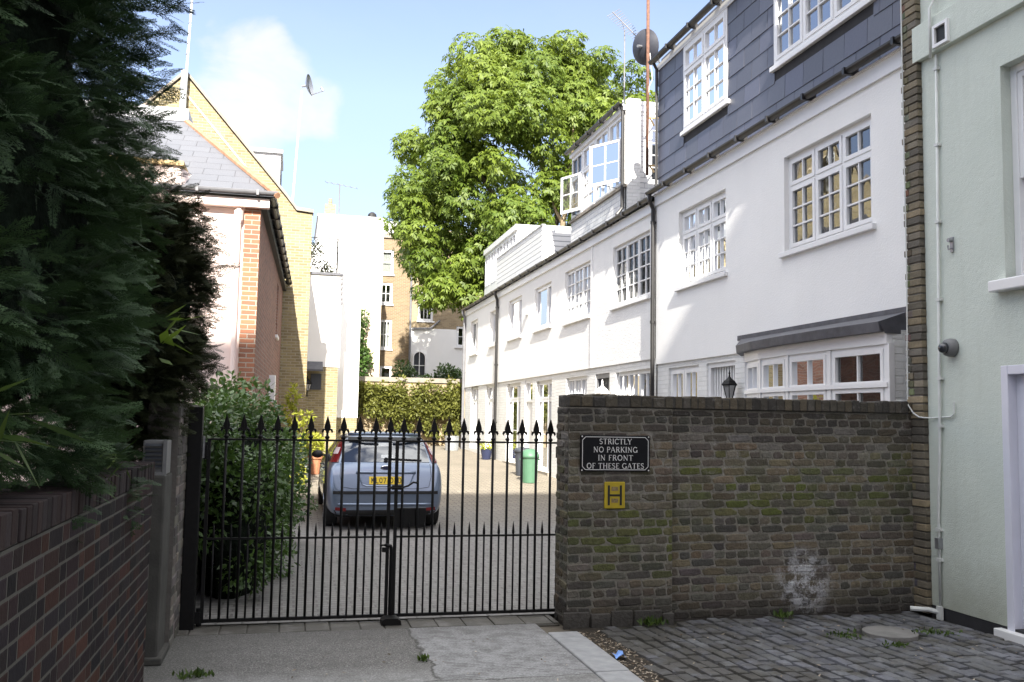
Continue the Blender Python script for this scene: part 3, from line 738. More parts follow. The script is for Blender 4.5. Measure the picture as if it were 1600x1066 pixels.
while x < PX:
    w = rr.uniform(.16, .34); m.box(x, min(x + w - .012, PX + .01), 7.722 + rr.uniform(-.012, .012), 7.748, -.05, rr.uniform(.07, .13), (.10, .094, .085)); x += w
m.build('footing', M['bricks_gatewall'], t, bevel=.012)
for z in (1.45, .12):
    m = MB(); m.box(2.435, 2.47, 8.13, 8.21, z - .05, z + .05); m.prism([(0, -.05), (.05, -.07), (.05, .07), (0, .05)], lambda a, b: (2.43 - .07 + a * 1.0 + .02, 8.12, z + b), lambda a, b: (2.43 - .05 + a, 8.20, z + b)); m.build('hinge', M['iron'], t)

# ---- lettering built from strokes (roman capitals with serifs)
def glyph(ch):
    """strokes as (points, thick) on a 0..w x 0..1 field ; returns width, strokes"""
    T, t = .15, .075
    def arc(cx, cy, rx, ry, a0, a1, n=14): return [(cx + rx * math.cos(R(a0 + (a1 - a0) * i / n)), cy + ry * math.sin(R(a0 + (a1 - a0) * i / n))) for i in range(n + 1)]
    V = lambda x: ([(x, 0), (x, 1)], T)
    def sf(x, y, w=.13): return ([(x - w, y), (x + w, y)], .05)
    g = {
     'I': (.34, [V(.17), sf(.17, .02), sf(.17, .98)]),
     'T': (.78, [V(.39), ([(.04, .96), (.74, .96)], t), ([(.05, .96), (.05, .80)], .05), ([(.73, .96), (.73, .80)], .05), sf(.39, .02)]),
     'L': (.66, [V(.17), ([(.1, .04), (.62, .04)], t), ([(.61, .04), (.61, .24)], .05), sf(.17, .98)]),
     'E': (.66, [V(.17), ([(.1, .04), (.6, .04)], t), ([(.1, .96), (.58, .96)], t), ([(.17, .51), (.48, .51)], t), ([(.59, .04), (.59, .22)], .05), ([(.57, .96), (.57, .8)], .05)]),
     'F': (.62, [V(.17), ([(.1, .96), (.58, .96)], t), ([(.17, .51), (.48, .51)], t), ([(.57, .96), (.57, .8)], .05), sf(.17, .02)]),
     'H': (.88, [V(.17), V(.71), ([(.17, .51), (.71, .51)], t), sf(.17, .02), sf(.17, .98), sf(.71, .02), sf(.71, .98)]),
     'N': (.90, [([(.17, 0), (.17, .97)], t), ([(.73, 0), (.73, .97)], t), ([(.13, .97), (.73, .02)], T), sf(.17, .02), sf(.73, .98)]),
     'K': (.80, [V(.17), ([(.17, .42), (.66, .97)], t), ([(.32, .58), (.72, .02)], T), sf(.17, .02), sf(.17, .98), sf(.70, .02, .1), sf(.64, .98, .1)]),
     'A': (.84, [([(.08, .02), (.40, .98)], t), ([(.40, .98), (.75, .02)], T), ([(.2, .34), (.64, .34)], .06), sf(.08, .02, .1), sf(.75, .02, .1)]),
     'Y': (.78, [([(.38, .02), (.38, .45)], T), ([(.38, .45), (.06, .97)], T), ([(.38, .45), (.70, .97)], t), sf(.38, .02), sf(.08, .98, .1), sf(.70, .98, .1)]),
     'O': (.92, [(arc(.46, .5, .36, .46, 120, 300), T), (arc(.46, .5, .36, .46, -60, 120), T * .85)]),
     'C': (.80, [(arc(.45, .5, .36, .46, 40, 320), T * .85), ([(.73, .8), (.73, .97)], .05)]),
     'G': (.90, [(arc(.45, .5, .36, .46, 40, 345), T * .85), ([(.76, .0), (.76, .40)], T), sf(.74, .41), ([(.73, .8), (.73, .97)], .05)]),
     'P': (.66, [V(.17), ([(.17, .96), (.36, .96)], t), ([(.17, .48), (.36, .48)], t), (arc(.36, .72, .22, .24, -90, 90), T * .8), sf(.17, .02)]),
     'R': (.78, [V(.17), ([(.17, .96), (.36, .96)], t), ([(.17, .50), (.36, .50)], t), (arc(.36, .73, .21, .23, -90, 90), T * .8), ([(.38, .5), (.70, .02)], T), sf(.17, .02), sf(.71, .02, .08)]),
     'S': (.62, [(arc(.31, .73, .21, .22, 30, 270, 10) + arc(.31, .27, .22, .23, 90, -150, 10), T * .8), ([(.5, .80), (.5, .97)], .05), ([(.10, .03), (.10, .2)], .05)]),
     'D': (.80, [V(.17), ([(.17, .96), (.34, .96)], t), ([(.17, .04), (.34, .04)], t), (arc(.34, .5, .34, .46, -90, 90), T * .85)]),
     '0': (.7, [(arc(.35, .5, .25, .46, 0, 360, 20), T)]),
     '7': (.64, [([(.06, .93), (.58, .93)], T), ([(.56, .93), (.24, 0)], T)]),
    }
    return g[ch]
def stroke_mb(m, pts, th, P, cap=.5):
    """ribbon along pts, P maps (a,b)->xyz"""
    n = len(pts); L_, R_ = [], []
    for i in range(n):
        a = pts[max(i - 1, 0)]; b = pts[min(i + 1, n - 1)]
        dx, dy = b[0] - a[0], b[1] - a[1]; l = math.hypot(dx, dy) or 1; nx, ny = -dy / l * th / 2, dx / l * th / 2
        L_.append((pts[i][0] + nx, pts[i][1] + ny)); R_.append((pts[i][0] - nx, pts[i][1] - ny))
    for i in range(n - 1): m.quad(P(*R_[i]), P(*R_[i + 1]), P(*L_[i + 1]), P(*L_[i]))
def text_mb(m, txt, cx, zb, h, F, d, sx=1.0, sp=.06, plain=False, width=None):
    tot = 0; lay = []
    for ch in txt:
        if ch == ' ': tot += .42; continue
        w, st = glyph(ch)
        if plain: st = [(p, .14) for p, t_ in st if t_ >= .06]
        lay.append((tot, st)); tot += w + sp
    tot -= sp; k = h * sx
    if width: k = width / tot
    for o, st in lay:
        for q, (pts, th) in enumerate(st):
            e = d + .0004 * (q % 4)
            stroke_mb(m, [((o + a) * k / h, b) for a, b in pts], th, lambda a, b: F(cx - tot * k / 2 + a * h, zb + b * h, e))

F = fy(7.735)
t = thing('no_parking_sign', 'black enamel sign with white capitals screwed to the brick gate pier', 'sign', (2.785, 7.73, 1.31))
m = MB(); m.fbox(F, 2.465, 3.105, 1.305, 1.618, -.008, .012); m.build('board', M['sign_black'], t, bevel=.003)
m = MB(); e = .013; c = .028; a0, a1, b0, b1 = 2.482, 3.088, 1.320, 1.603
pts = [(a0 + c, b0), (a1 - c, b0), (a1, b0 + c), (a1, b1 - c), (a1 - c, b1), (a0 + c, b1), (a0, b1 - c), (a0, b0 + c), (a0 + c, b0)]
for p, q in zip(pts[:-1], pts[1:]): stroke_mb(m, [p, q], .0055, lambda a, b: F(a, b, e))
m.build('border', M['letter_white'], t, normals=False)
m = MB()
for k, (txt, w) in enumerate((('STRICTLY', .30), ('NO PARKING', .41), ('IN FRONT', .325), ('OF THESE GATES', .53))):
    text_mb(m, txt, 2.785, 1.541 - k * .0705, .048, F, .0132, width=w)
m.build('lettering', M['letter_white'], t, normals=False)
m = MB()
for x in (2.478, 3.092):
    for z in (1.315, 1.607): m.lathe((x, 7.735 - .012, z), [(.0065, -.002), (.0065, 0)], 10, axis='y')
m.build('screw', M['letter_white'], t)

F = fy(7.735)
t = thing('hydrant_plate', 'yellow hydrant plate with a black H under the black sign', 'sign', (2.78, 7.73, .985))
m = MB(); m.fbox(F, 2.688, 2.878, .985, 1.215, -.008, .006); m.build('plate', M['sign_yellow'], t, bevel=.006)
m = MB()
for u in (2.728, 2.838): m.fbox(F, u - .010, u + .010, 1.013, 1.185, .006, .008)
m.fbox(F, 2.735, 2.831, 1.090, 1.108, .0055, .0078); m.build('lettering', M['letter_black'], t)
wp = mat_plain('worn_number_panel', (.20, .15, .07), .7, var=.4, scale=60)
for z in (1.035, 1.137): MB().fbox(F, 2.752, 2.814, z, z + .036, .006, .0076).build('number_panel', wp, t)

# ================================================================== GREEN HOUSE (right edge) and its brick flank
GX = 5.905
gs = .9833
t = thing('green_house', 'pale green rendered house with string course, sash window and white panelled door', 'house', (GX, 5, 0))
F = lambda u, z, d: (GX - d, u * gs, 1.75 + (z - 1.75) * gs)
ops = [(5.42, 6.77, 3.02, 4.93), (5.62, 6.855, .02, 2.28), (2.0, 3.3, 3.02, 4.93)]
m = wall_mb(MB(), F, -5.5, 7.81, .06, 5.36, ops, .16)
wall_mb(m, F, -5.5, 7.81, 5.72, 9.2, (), .1)
m.box(GX + .9, GX + 8, -5.5, 8.5, 0, 9.2); m.build('wall', M['render_green'], t)
m = MB(); m.fbox(F, -5.5, 7.87, 5.36, 5.72, -.02, .06); m.build('string_course', M['render_green'], t, bevel=.006)
m = MB(); m.fbox(F, -5.5, 7.83, -.08, .055, -.1, -.004); m.build('plinth', M['dark_void'], t)
m = MB()
# sash window
w = MB(); u0, u1, z0, z1 = 5.42, 6.77, 3.02, 4.93; d = -.10; zm = 3.93
for a, b, c, e in ((u0, u0 + .07, z0, z1), (u1 - .07, u1, z0, z1), (u0 + .07, u1 - .07, z1 - .07, z1), (u0 + .07, u1 - .07, z0, z0 + .05)): w.fbox(F, a, b, c, e, d - .1, d)
for a, b, c, e, o in ((u0 + .07, u1 - .07, zm - .02, z1 - .07, -.012), (u0 + .07, u1 - .07, z0 + .05, zm + .025, -.05)):
    s = .055
    w.fbox(F, a, a + s, c, e, d + o - .035, d + o); w.fbox(F, b - s, b, c, e, d + o - .035, d + o)
    w.fbox(F, a + s, b - s, c, c + s, d + o - .035, d + o); w.fbox(F, a + s, b - s, e - s, e, d + o - .035, d + o)
w = w.build('sash_window', M['paint_white'], t, bevel=.004)
pm = MB(); pm.quad(F(u0 + .1, zm, d - .03), F(u1 - .1, zm, d - .03), F(u1 - .1, z1 - .1, d - .03), F(u0 + .1, z1 - .1, d - .03))
pm.quad(F(u0 + .1, z0 + .08, d - .068), F(u1 - .1, z0 + .08, d - .068), F(u1 - .1, zm, d - .068), F(u0 + .1, zm, d - .068)); pm.build('pane', M['glass'], w)
MB().fbox(F, u0 - .27, u1 + .1, z0 - .10, z0, -.12, .10).build('sill', M['paint_white'], w, bevel=.012)
rm = MB(); rm.fbox(F, u0, u1, z0, z1, d - .75, d - .7); rm.build('window_recess', M['dark_void'], w)
cm = MB()
for k in range(8): cm.quad(F(u1 - .1 - k * .04, z0 + .1, d - .14 - .03 * (k % 2)), F(u1 - .14 - k * .04, z0 + .1, d - .14 - .03 * ((k + 1) % 2)), F(u1 - .14 - k * .04, z1 - .1, d - .14 - .03 * ((k + 1) % 2)), F(u1 - .1 - k * .04, z1 - .1, d - .14 - .03 * (k % 2)))
cm.build('curtain', M['curtain'], w)
window(t, F, 2.0, 3.3, 3.02, 4.93, [(1, 1, 2)], d=-.1)
# door
dm = MB(); d = -.05
dm.fbox(F, 6.775, 6.855, .0, 2.28, d - .1, .004); dm.fbox(F, 5.62, 6.775, 2.2, 2.28, d - .1, .004); dm.fbox(F, 5.62, 5.70, .0, 2.2, d - .1, .004)
dm.build('door_frame', M['paint_lilac'], t, bevel=.006)
dm = MB(); dm.fbox(F, 5.70, 6.775, .05, 2.2, d - .08, d - .03)
dr = dm.build('door', M['paint_lilac'], t, bevel=.004)
dm = MB()
for (a, b) in ((5.80, 6.20), (6.29, 6.67)):
    for (c, e) in ((.28, 1.0), (1.16, 2.05)):
        s = .022
        dm.fbox(F, a, b, c, c + s, d - .031, d - .012); dm.fbox(F, a, b, e - s, e, d - .031, d - .012); dm.fbox(F, a, a + s, c + s, e - s, d - .031, d - .012); dm.fbox(F, b - s, b, c + s, e - s, d - .031, d - .012)
        dm.fbox(F, a + .05, b - .05, c + .05, e - .05, d - .031, d - .020)
dm.build('panel', M['paint_lilac'], dr, bevel=.004)
MB().fbox(F, 5.55, 6.94, -.045, .035, -.1, .07).build('door_sill', M['paint_white'], t, bevel=.008)
t = thing('wall_vent', 'white framed air vent on the string course of the green house', 'vent', (GX, 7.42, 5.5))
m = MB(); F2 = lambda u, z, d: F(u, z, d + .06)
for a, b, c, e in ((7.32, 7.35, 5.38, 5.60), (7.50, 7.53, 5.38, 5.60), (7.35, 7.50, 5.57, 5.60), (7.35, 7.50, 5.38, 5.41)): m.fbox(F2, a, b, c, e, 0, .03)
m.build('frame', M['paint_white'], t); m = MB(); m.fbox(F2, 7.35, 7.50, 5.41, 5.57, 0, .006)
m.build('grille', M['letter_black'], t)
t = thing('conduit', 'thin white service pipe clipped up the corner of the green house', 'pipe', (GX, 7.58, 0))
m = MB(); m.tube([F(7.66, .06, .025), F(7.66, .95, .025), F(7.62, 1.6, .025), F(7.56, 5.34, .025)], .013, 8); m.tube([F(7.565, 5.30, .085), F(7.565, 5.8, .085), F(7.565, 5.9, .03), F(7.60, 9.1, .03)], .013, 8); m.build('pipe', M['pipe_white'], t, smooth=True)
for z, y in ((.5, 7.66), (.78, 7.66), (1.75, 7.615), (2.2, 7.60), (2.95, 7.593), (3.7, 7.583), (4.45, 7.573), (5.2, 7.565)):
    m = MB(); m.fbox(F, y - .028, y + .028, z - .014, z + .014, 0, .042); m.build('clip', M['pipe_white'], t)
m = MB(); m.fbox(F, 7.64, 7.69, .60, .70, .0, .05); m.build('stopcock', M['metal_grey'], t)
t = thing('low_pipe', 'short white pipe along the foot of the green house corner', 'pipe', (5.9, 7.8, .02))
m = MB(); m.tube([(5.70, 7.72, .05), (5.84, 7.64, .05), (GX - .03, 7.53, .045)], .022, 8); m.box(GX - .05, GX - .02, 7.50, 7.56, -.02, .10); m.build('pipe', M['pipe_white'], t)
t = thing('security_camera', 'round dome security camera on the green house wall', 'camera', (GX, 7.45, 2.48))
m = MB(); m.lathe((GX, 7.325, 2.468), [(.085, -.0), (.085, -.03), (.078, -.065), (.06, -.085)], 20, axis='x'); m.build('housing', M['box_grey'], t, smooth=True)
m = MB(); m.lathe((GX - .085, 7.325, 2.463), [(.052, 0), (.050, -.02), (.04, -.042), (.022, -.056), (.004, -.06)], 16, axis='x'); m.build('dome', M['lens_smoke'], t, smooth=True)
t = thing('wall_hook', 'small grey metal fitting fixed to the green wall left of the sash window', 'wall fitting', (GX, 7.42, 3.45))
m = MB(); m.fbox(F, 7.40, 7.44, 3.38, 3.52, 0, .015); m.lathe(F(7.42, 3.49, .03), [(.02, -.02), (.02, .03)], 8, axis='x'); m.tube([F(7.42, 3.42, .0), F(7.42, 3.40, .05), F(7.42, 3.44, .05)], .008, 6); m.build('fitting', M['metal_grey'], t)
t = thing('cable', 'thin pale cable sagging from the gate wall top to the green wall', 'cable', (6, 7.8, 1.85))
m = MB(); m.tube([(5.72, 7.90, 1.99), (5.80, 7.86, 1.975), (5.83, 7.80, 1.87), (5.835, 7.72, 1.83), (5.845, 7.66, 1.825), (5.89, 7.60, 1.825), (5.89, 7.35, 1.835), (5.89, 7.31, 1.86), (5.89, 7.30, 1.97)], .007, 6); m.build('cable', M['pipe_white'], t)

BX = 5.852
t = thing('brick_party_wall', 'tall weathered brown brick strip between the green house and white house', 'wall', (BX, 7.8, 0))
m = MB(); TAN = [(.225, .19, .13), (.19, .163, .115), (.25, .205, .135), (.17, .15, .115), (.205, .18, .135), (.145, .132, .11)]
rr = random.Random(41); z = 0.
while z < 9.4:       # quoin bricks wrapping the corner, one course at a time
    c = rr.choice(TAN); q = rr.uniform(.72, 1.2); c = tuple(x * q for x in c)
    o = rr.uniform(-.006, .008); yb = 7.90 + rr.uniform(-.012, .028); sp = rr.choice([0, 0, .11, .14])
    m.box(BX - o, 5.91, 7.682 - rr.uniform(-.003, .008), (7.70 + sp if sp else yb), z + .004, z + .066 + rr.uniform(-.003, .003), c)
    if sp:
        c = rr.choice(TAN); m.box(BX - rr.uniform(-.006, .006), 5.91, 7.71 + sp, yb, z + .004, z + .066, tuple(x * rr.uniform(.7, 1.15) for x in c))
    z += .0755
m.box(BX + .012, 6.9, 7.696, 7.89, 0, 9.4, (.19, .175, .15)); m.box(6.40, 6.9, 7.89, 8.0, 0, 9.4, (.15, .12, .09))
m.build('wall', M['bricks_pier'], t, bevel=.006)
t = thing('phone_cable', 'thin pale cable running down the brown brick strip', 'cable', (BX, 8.4, 4))
m = MB(); m.tube([(BX - .018, 7.885, 2.0), (BX - .02, 7.86, 3.2), (BX - .018, 7.875, 5), (BX - .018, 7.885, 9)], .007, 6); m.build('cable', M['pipe_white'], t)

# ================================================================== THE WHITE TERRACE
TX = 6.3
def fseg(p, q):   # vertical face from p to q (xy); outward = left of travel when u runs p->q with Y increasing and facing -X
    dx, dy = q[0] - p[0], q[1] - p[1]; l = math.hypot(dx, dy); ux, uy = dx / l, dy / l; nx, ny = -uy, ux
    return (lambda u, z, d: (p[0] + ux * u + nx * d, p[1] + uy * u + ny * d, z)), l

def slate_geo(mb, F, u0, u1, z0, z1, ops, w=.46, h=.285, seed=1):
    r = random.Random(seed); z = z0; row = 0
    while z < z1 - .01:
        za, zb = z, min(z + h, z1); cuts = [(u0, u1)]
        spans = []
        for (sa, sb) in [(za, zb)]:
            iv = [(u0, u1)]
            for o in ops:
                if o[2] < zb - .01 and o[3] > za + .01:
                    nv = []
                    for (a, b) in iv:
                        if o[0] > a: nv.append((a, min(b, o[0])))
                        if o[1] < b: nv.append((max(a, o[1]), b))
                    iv = [(a, b) for a, b in nv if b - a > .02]
            spans = iv
        for (a, b) in spans:
            u = u0 - (w / 2 if row % 2 else 0)
            while u < b:
                p, q = max(u, a), min(u + w, b)
                if q - p > .015:
                    c = r.uniform(.080, .108); k = r.uniform(1.26, 1.40); g = .004
                    e = .0145 + r.uniform(-.0015, .002); t_ = .005
                    col = (c, c * 1.04, c * k)
                    A = [F(p + g, za, e), F(q - g, za, e + r.uniform(-.003, .003)), F(q - g, zb + .03, t_), F(p + g, zb + .03, t_)]
                    B = [F(p + g, za, e - .012), F(q - g, za, e - .012), F(q - g, zb + .03, t_ - .008), F(p + g, zb + .03, t_ - .008)]
                    mb.add(A + B, [(0, 1, 2, 3), (4, 5, 1, 0), (5, 6, 2, 1), (7, 4, 0, 3)], col)
                u += w
        z += h; row += 1
M['slate_attr'] = mat_attr('hung_slates', rough=.36, spec=.5, bump=.0015, bscale=30, nvar=.22)
# ---- house with the slate mansard
t = thing('slate_house', 'white rendered house with slate clad top floor and bow window behind the gate wall', 'house', (TX, 12, 0)); HA = t
F = fx(TX); FG = fx(TX + .035)
W1 = (12.69, 14.43, 4.0, 5.28); W2 = (9.07, 10.98, 4.0, 5.28)
m = wall_mb(MB(), F, 8.02, 15.42, 2.75, 5.60, [W1, W2], .12)
m.quad((TX, 8.02, 2.75), (TX + .3, 8.02, 2.75), (TX + .3, 15.42, 2.75), (TX, 15.42, 2.75)); m.build('rendered_wall', M['render_white'], t)
Dr = (12.45, 13.42, .05, 2.66); Wg = (13.72, 14.92, 1.15, 2.66)
m = wall_mb(MB(), FG, 8.02, 15.42, -.02, 2.75, [Dr, Wg], .12); m.build('painted_brick_wall', M['white_brick'], t)
cas3 = [(1, 2, 3)] * 3
for W, cu in ((W1, None), (W2, None)): window(t, F, *W, cas3, top=.34, curtain=cu, fw=.055, sw=.05, bar=.02)
window(t, FG, *Wg, [(1, 2, 1)] * 2, top=.52, curtain='pair', fw=.05, sw=.06, bar=.022, d=-.04)
m = MB()
m.fbox(FG, 12.45, 12.53, .05, 2.66, -.12, -.03); m.fbox(FG, 13.34, 13.42, .05, 2.66, -.12, -.03); m.fbox(FG, 12.53, 13.34, 2.59, 2.66, -.12, -.03); m.fbox(FG, 12.53, 13.34, 2.04, 2.12, -.12, -.03)
df = m.build('door_frame', M['paint_white'], t)
m = MB(); m.fbox(FG, 12.53, 13.34, .1, 2.04, -.11, -.07); dd = m.build('door', M['plastic_dark'], t); m = MB(); m.lathe(FG(13.25, 1.1, -.05), [(.03, -.03), (.03, .0)], 10, axis='x'); m.build('handle', M['chrome'], dd)
m = MB(); m.fbox(FG, 12.53, 13.34, 2.12, 2.59, -.2, -.15); m.build('fanlight_recess', M['dark_void'], df)
m = MB()
for k in range(9): m.fbox(FG, 12.56 + k * .088, 12.595 + k * .088, 2.12, 2.59, -.1, -.075)
m.build('fanlight_bars', M['paint_white'], df)
m = MB(); m.fbox(F, 8.02, 15.42, 5.60, 5.78, -.3, .035); m.fbox(F, 8.02, 15.42, 5.78, 5.80, -.3, .06); m.build('fascia', M['paint_white'], t)
gutter(t, F, 8.00, 15.5, 5.86, out=.13, r=.06)
# slate face
FS = fx(TX + .05)
V1 = (12.69, 14.32, 6.65, 8.12); V2 = (9.05, 11.28, 6.65, 8.12)
m = wall_mb(MB(), FS, 8.02, 15.46, 5.82, 8.16, [V1, V2], .1)
m.quad((TX + .05, 15.46, 5.82), (12, 15.46, 5.82), (12, 15.46, 8.3), (TX + .05, 15.46, 8.3)); m.build('slate_mansard', M['dark_void'], t)
m = MB(); slate_geo(m, FS, 8.02, 15.46, 5.84, 8.14, [V1, V2], seed=17); m.quad((TX + .06, 15.463, 5.82), (12, 15.463, 5.82), (12, 15.463, 8.3), (TX + .06, 15.463, 8.3), (.08, .084, .1)); m.build('hung_slates', M['slate_attr'], t)
window(t, FS, *V1, [(1, 2, 3)] * 2, top=.38, d=.02, fw=.06, sw=.05, bar=.02, glass=M['glass_bright']); window(t, FS, *V2, [(1, 2, 3)] * 3, top=.38, d=.02, fw=.06, sw=.05, bar=.02, glass=M['glass_bright'])
m = MB(); m.fbox(FS, 8.02, 15.47, 8.12, 8.24, -.3, .03); m.build('upper_fascia', M['paint_white'], t)
gutter(t, FS, 8.00, 15.52, 8.31, out=.12, r=.065)
m = MB(); m.box(TX + .1, 12, 8.02, 15.46, 8.24, 8.36); m.build('roof', M['lead'], t)
m = MB(); m.box(TX + .9, 12, 8.02, 15.44, 0, 8.22); m.build('rear_wall', M['stock_brown'], t)
m = MB(); m.tube([FS(15.44, 8.28, .12), FS(15.44, 8.15, .05), FS(15.44, 5.95, .05)], .03, 8); m.build('upper_downpipe', M['plastic_black'], t)
downpipe(t, F, 15.43, .05, 5.83)
# bow window
plan = [(6.30, 8.22), (5.90, 8.28), (5.865, 9.28), (5.875, 10.2), (5.93, 10.98), (6.06, 11.62), (6.30, 12.05)]
bay = MB()
for i in range(1, 6):
    Fb, l = fseg(plan[i], plan[i + 1]); bay.fbox(Fb, 0, l, 0, 1.08, -.1, 0)
Fb, l = fseg(plan[0], plan[1]); bay.fbox(Fb, 0, l, 0, 2.72, -.06, 0)
bw = bay.build('bow_window', M['white_brick'], t)
casN = {1: 1, 2: 1, 3: 1, 4: 1, 5: 1}
for i in range(1, 6):
    Fb, l = fseg(plan[i], plan[i + 1]); nc = 2
    o = window(bw, Fb, .02, l - .02, 1.08, 2.58, [(1, nc, 2)], top=.37, d=-.01, fw=.05, sw=.045, bar=.022, sill=False, room=.22, name='casement')
m = MB()
for i in range(1, 6):
    Fb, l = fseg(plan[i], plan[i + 1]); m.fbox(Fb, -.01, l + .01, 2.575, 2.735, -.1, .015); m.fbox(Fb, -.012, l + .012, 2.135, 2.185, -.05, .022)
    m.fbox(Fb, -.035, .035, 1.08, 2.58, -.06, .006)
m.build('bay_frame', M['paint_white'], bw)
m = MB(); off = []
n = len(plan)
for i in range(n):
    a = Vector(plan[max(i - 1, 0)]); b = Vector(plan[min(i + 1, n - 1)]); dd_ = (b - a).normalized(); nn = Vector((-dd_.y, dd_.x)); off.append(Vector(plan[i]) + nn * .13)
off[0] = Vector((6.30, 8.26)); off[1] = Vector((5.80, 8.28)); off[-1] = Vector((6.30, 12.22))
zz = [2.72, 2.72, 2.72, 2.72, 2.72, 2.72, 2.72]
wl = [(6.296, q.y + (0 if k else 0)) for k, q in enumerate(off)]
for i in range(n - 1):
    a, b = off[i], off[i + 1]
    zt = lambda k: 2.945 if 0 < k < n - 1 else 2.97
    m.quad((a.x, a.y, 2.80), (b.x, b.y, 2.80), (6.296, min(b.y, 12.2), 2.945), (6.296, min(a.y, 12.2), 2.945))
    m.quad((a.x, a.y, 2.80), (b.x, b.y, 2.80), (b.x * .985 + .1, b.y, 2.70), (a.x * .985 + .1, a.y, 2.70))
    m.quad((a.x * .985 + .1, a.y, 2.70), (b.x * .985 + .1, b.y, 2.70), (6.296, b.y, 2.70), (6.296, a.y, 2.70))
m.poly([(5.795, 8.258, 2.80), (6.296, 8.258, 2.97), (6.296, 8.258, 2.68), (5.86, 8.258, 2.68)])
m.fbox(F, 8.47, 12.3, 2.93, 3.0, 0, .012)
m.build('lead_roof', M['lead'], bw)

# ---- wall lanterns
def lantern(label, y, x0, z, body, glass, s=1.0):
    t = thing('wall_lantern', label, 'wall lamp', (x0, y, z))
    cx = x0 - .17 * s
    m = MB(); m.lathe((x0, y, z - .06 * s), [(.055 * s, -.0), (.05 * s, -.02 * s), (.02 * s, -.03 * s)], 12, axis='x'); m.tube([(x0 - .02 * s, y, z - .06 * s), (x0 - .08 * s, y, z - .11 * s), (cx, y, z - .10 * s), (cx, y, z - .02 * s)], .012 * s, 8); m.build('bracket', body, t)
    m = MB(); m.lathe((cx, y, z), [(.05 * s, -.03 * s), (.055 * s, 0), (.05 * s, .01 * s)], 6); m.lathe((cx, y, z), [(.125 * s, .20 * s), (.13 * s, .215 * s), (.09 * s, .27 * s), (.045 * s, .30 * s), (.02 * s, .33 * s), (.012 * s, .37 * s), (.018 * s, .385 * s), (.003, .43 * s)], 6)
    for k in range(6):
        a = k * math.pi / 3; m.tube([(cx + .05 * s * math.cos(a), y + .05 * s * math.sin(a), z), (cx + .105 * s * math.cos(a), y + .105 * s * math.sin(a), z + .21 * s)], .007 * s, 5)
    m.build('frame', body, t)
    m = MB(); m.lathe((cx, y, z), [(.046 * s, .005 * s), (.10 * s, .205 * s)], 6); m.build('glass', glass, t)
lantern('black coach lantern on the white house beside the bow window', 12.32, 6.335, 2.09, M['iron'], M['lamp_glass'], .95)
lantern('white coach lantern on the white terrace by the dark door', 17.78, TX + .03, 2.03, M['paint_white'], M['lamp_amber'], 1.25)

# ---- the three plainer houses
def plain_house(label, y0, y1, wallm, ups, grounds, doors, zg=.25):
    t = thing('terrace_house', label, 'house', (TX, (y0 + y1) / 2, gz((y0 + y1) / 2)), 'white two storey terraced houses of the mews')
    F = fx(TX); FG = fx(TX + .03)
    ops = [u[:4] for u in ups]; og = [g[:4] for g in grounds] + doors
    m = wall_mb(MB(), F, y0, y1, 2.86, 5.52, ops, .13); m.quad((TX, y0, 2.86), (TX + .2, y0, 2.86), (TX + .2, y1, 2.86), (TX, y1, 2.86)); m.build('rendered_wall', wallm, t)
    m = wall_mb(MB(), FG, y0, y1, zg - .3, 2.86, og, .13); m.build('painted_brick_wall', M['white_brick'], t)
    for u in ups: window(t, F, *u[:4], u[4], **u[5])
    for g in grounds: window(t, FG, *g[:4], g[4], **g[5])
    m = MB(); m.fbox(F, y0, y1, 5.52, 5.70, -.25, .045); m.build('fascia', M['paint_white'], t)
    gutter(t, F, y0, y1, 5.77, out=.12, r=.06)
    m = MB(); m.add([(TX - .06, y0, 5.80), (TX - .06, y1, 5.80), (TX + 3.4, y1, 8.0), (TX + 3.4, y0, 8.0), (TX + 6.5, y1, 5.8), (TX + 6.5, y0, 5.8)], [(0, 1, 2, 3), (3, 2, 4, 5), (0, 3, 5), (1, 4, 2)]); m.build('roof', M['slate_roof'], t)
    m = MB(); m.box(TX + .9, TX + 6.4, y0 + .01, y1 - .01, 0, 5.75); m.build('rear_wall', M['stock_brown'], t)
    return t
g44 = [(1, 2, 4)] * 3
small = dict(fw=.045, sw=.03, bar=.022, d=-.06, glass=M['glass_dull'])
tall = dict(fw=.05, sw=.05, bar=.022, d=-.08, curtain='blind', sill=False, glass=M['glass_dull'])
HB = plain_house('white textured house with many paned windows and glazed roof dormer', 15.46, 21.9, M['render_white_rough'],
    [(15.72, 17.71, 4.03, 5.25, g44, small), (19.19, 21.1, 4.03, 5.25, g44, small)],
    [(15.76, 17.58, .95, 2.70, [(1, 2, 3)] * 3, dict(small, top=.0)), (19.45, 21.0, .95, 2.72, [(1, 2, 5)] * 3, small)], [(17.95, 18.85, .2, 2.72)])
FG = fx(TX + .03)
m = MB(); m.fbox(FG, 17.95, 18.04, .2, 2.72, -.13, -.02); m.fbox(FG, 18.76, 18.85, .2, 2.72, -.13, -.02); m.fbox(FG, 18.04, 18.76, 2.62, 2.72, -.13, -.02); m.build('door_frame', M['pipe_grey'], HB)
m = MB(); m.fbox(FG, 18.04, 18.76, .2, 2.62, -.12, -.10)
for k in range(5): m.fbox(FG, 18.07 + k * .145, 18.17 + k * .145, .3, 2.55, -.10, -.085)
d_ = m.build('door', M['plastic_dark'], HB); MB().lathe(FG(18.12, 1.25, -.07), [(.03, -.02), (.03, .02)], 8, axis='x').build('handle', M['chrome'], d_)
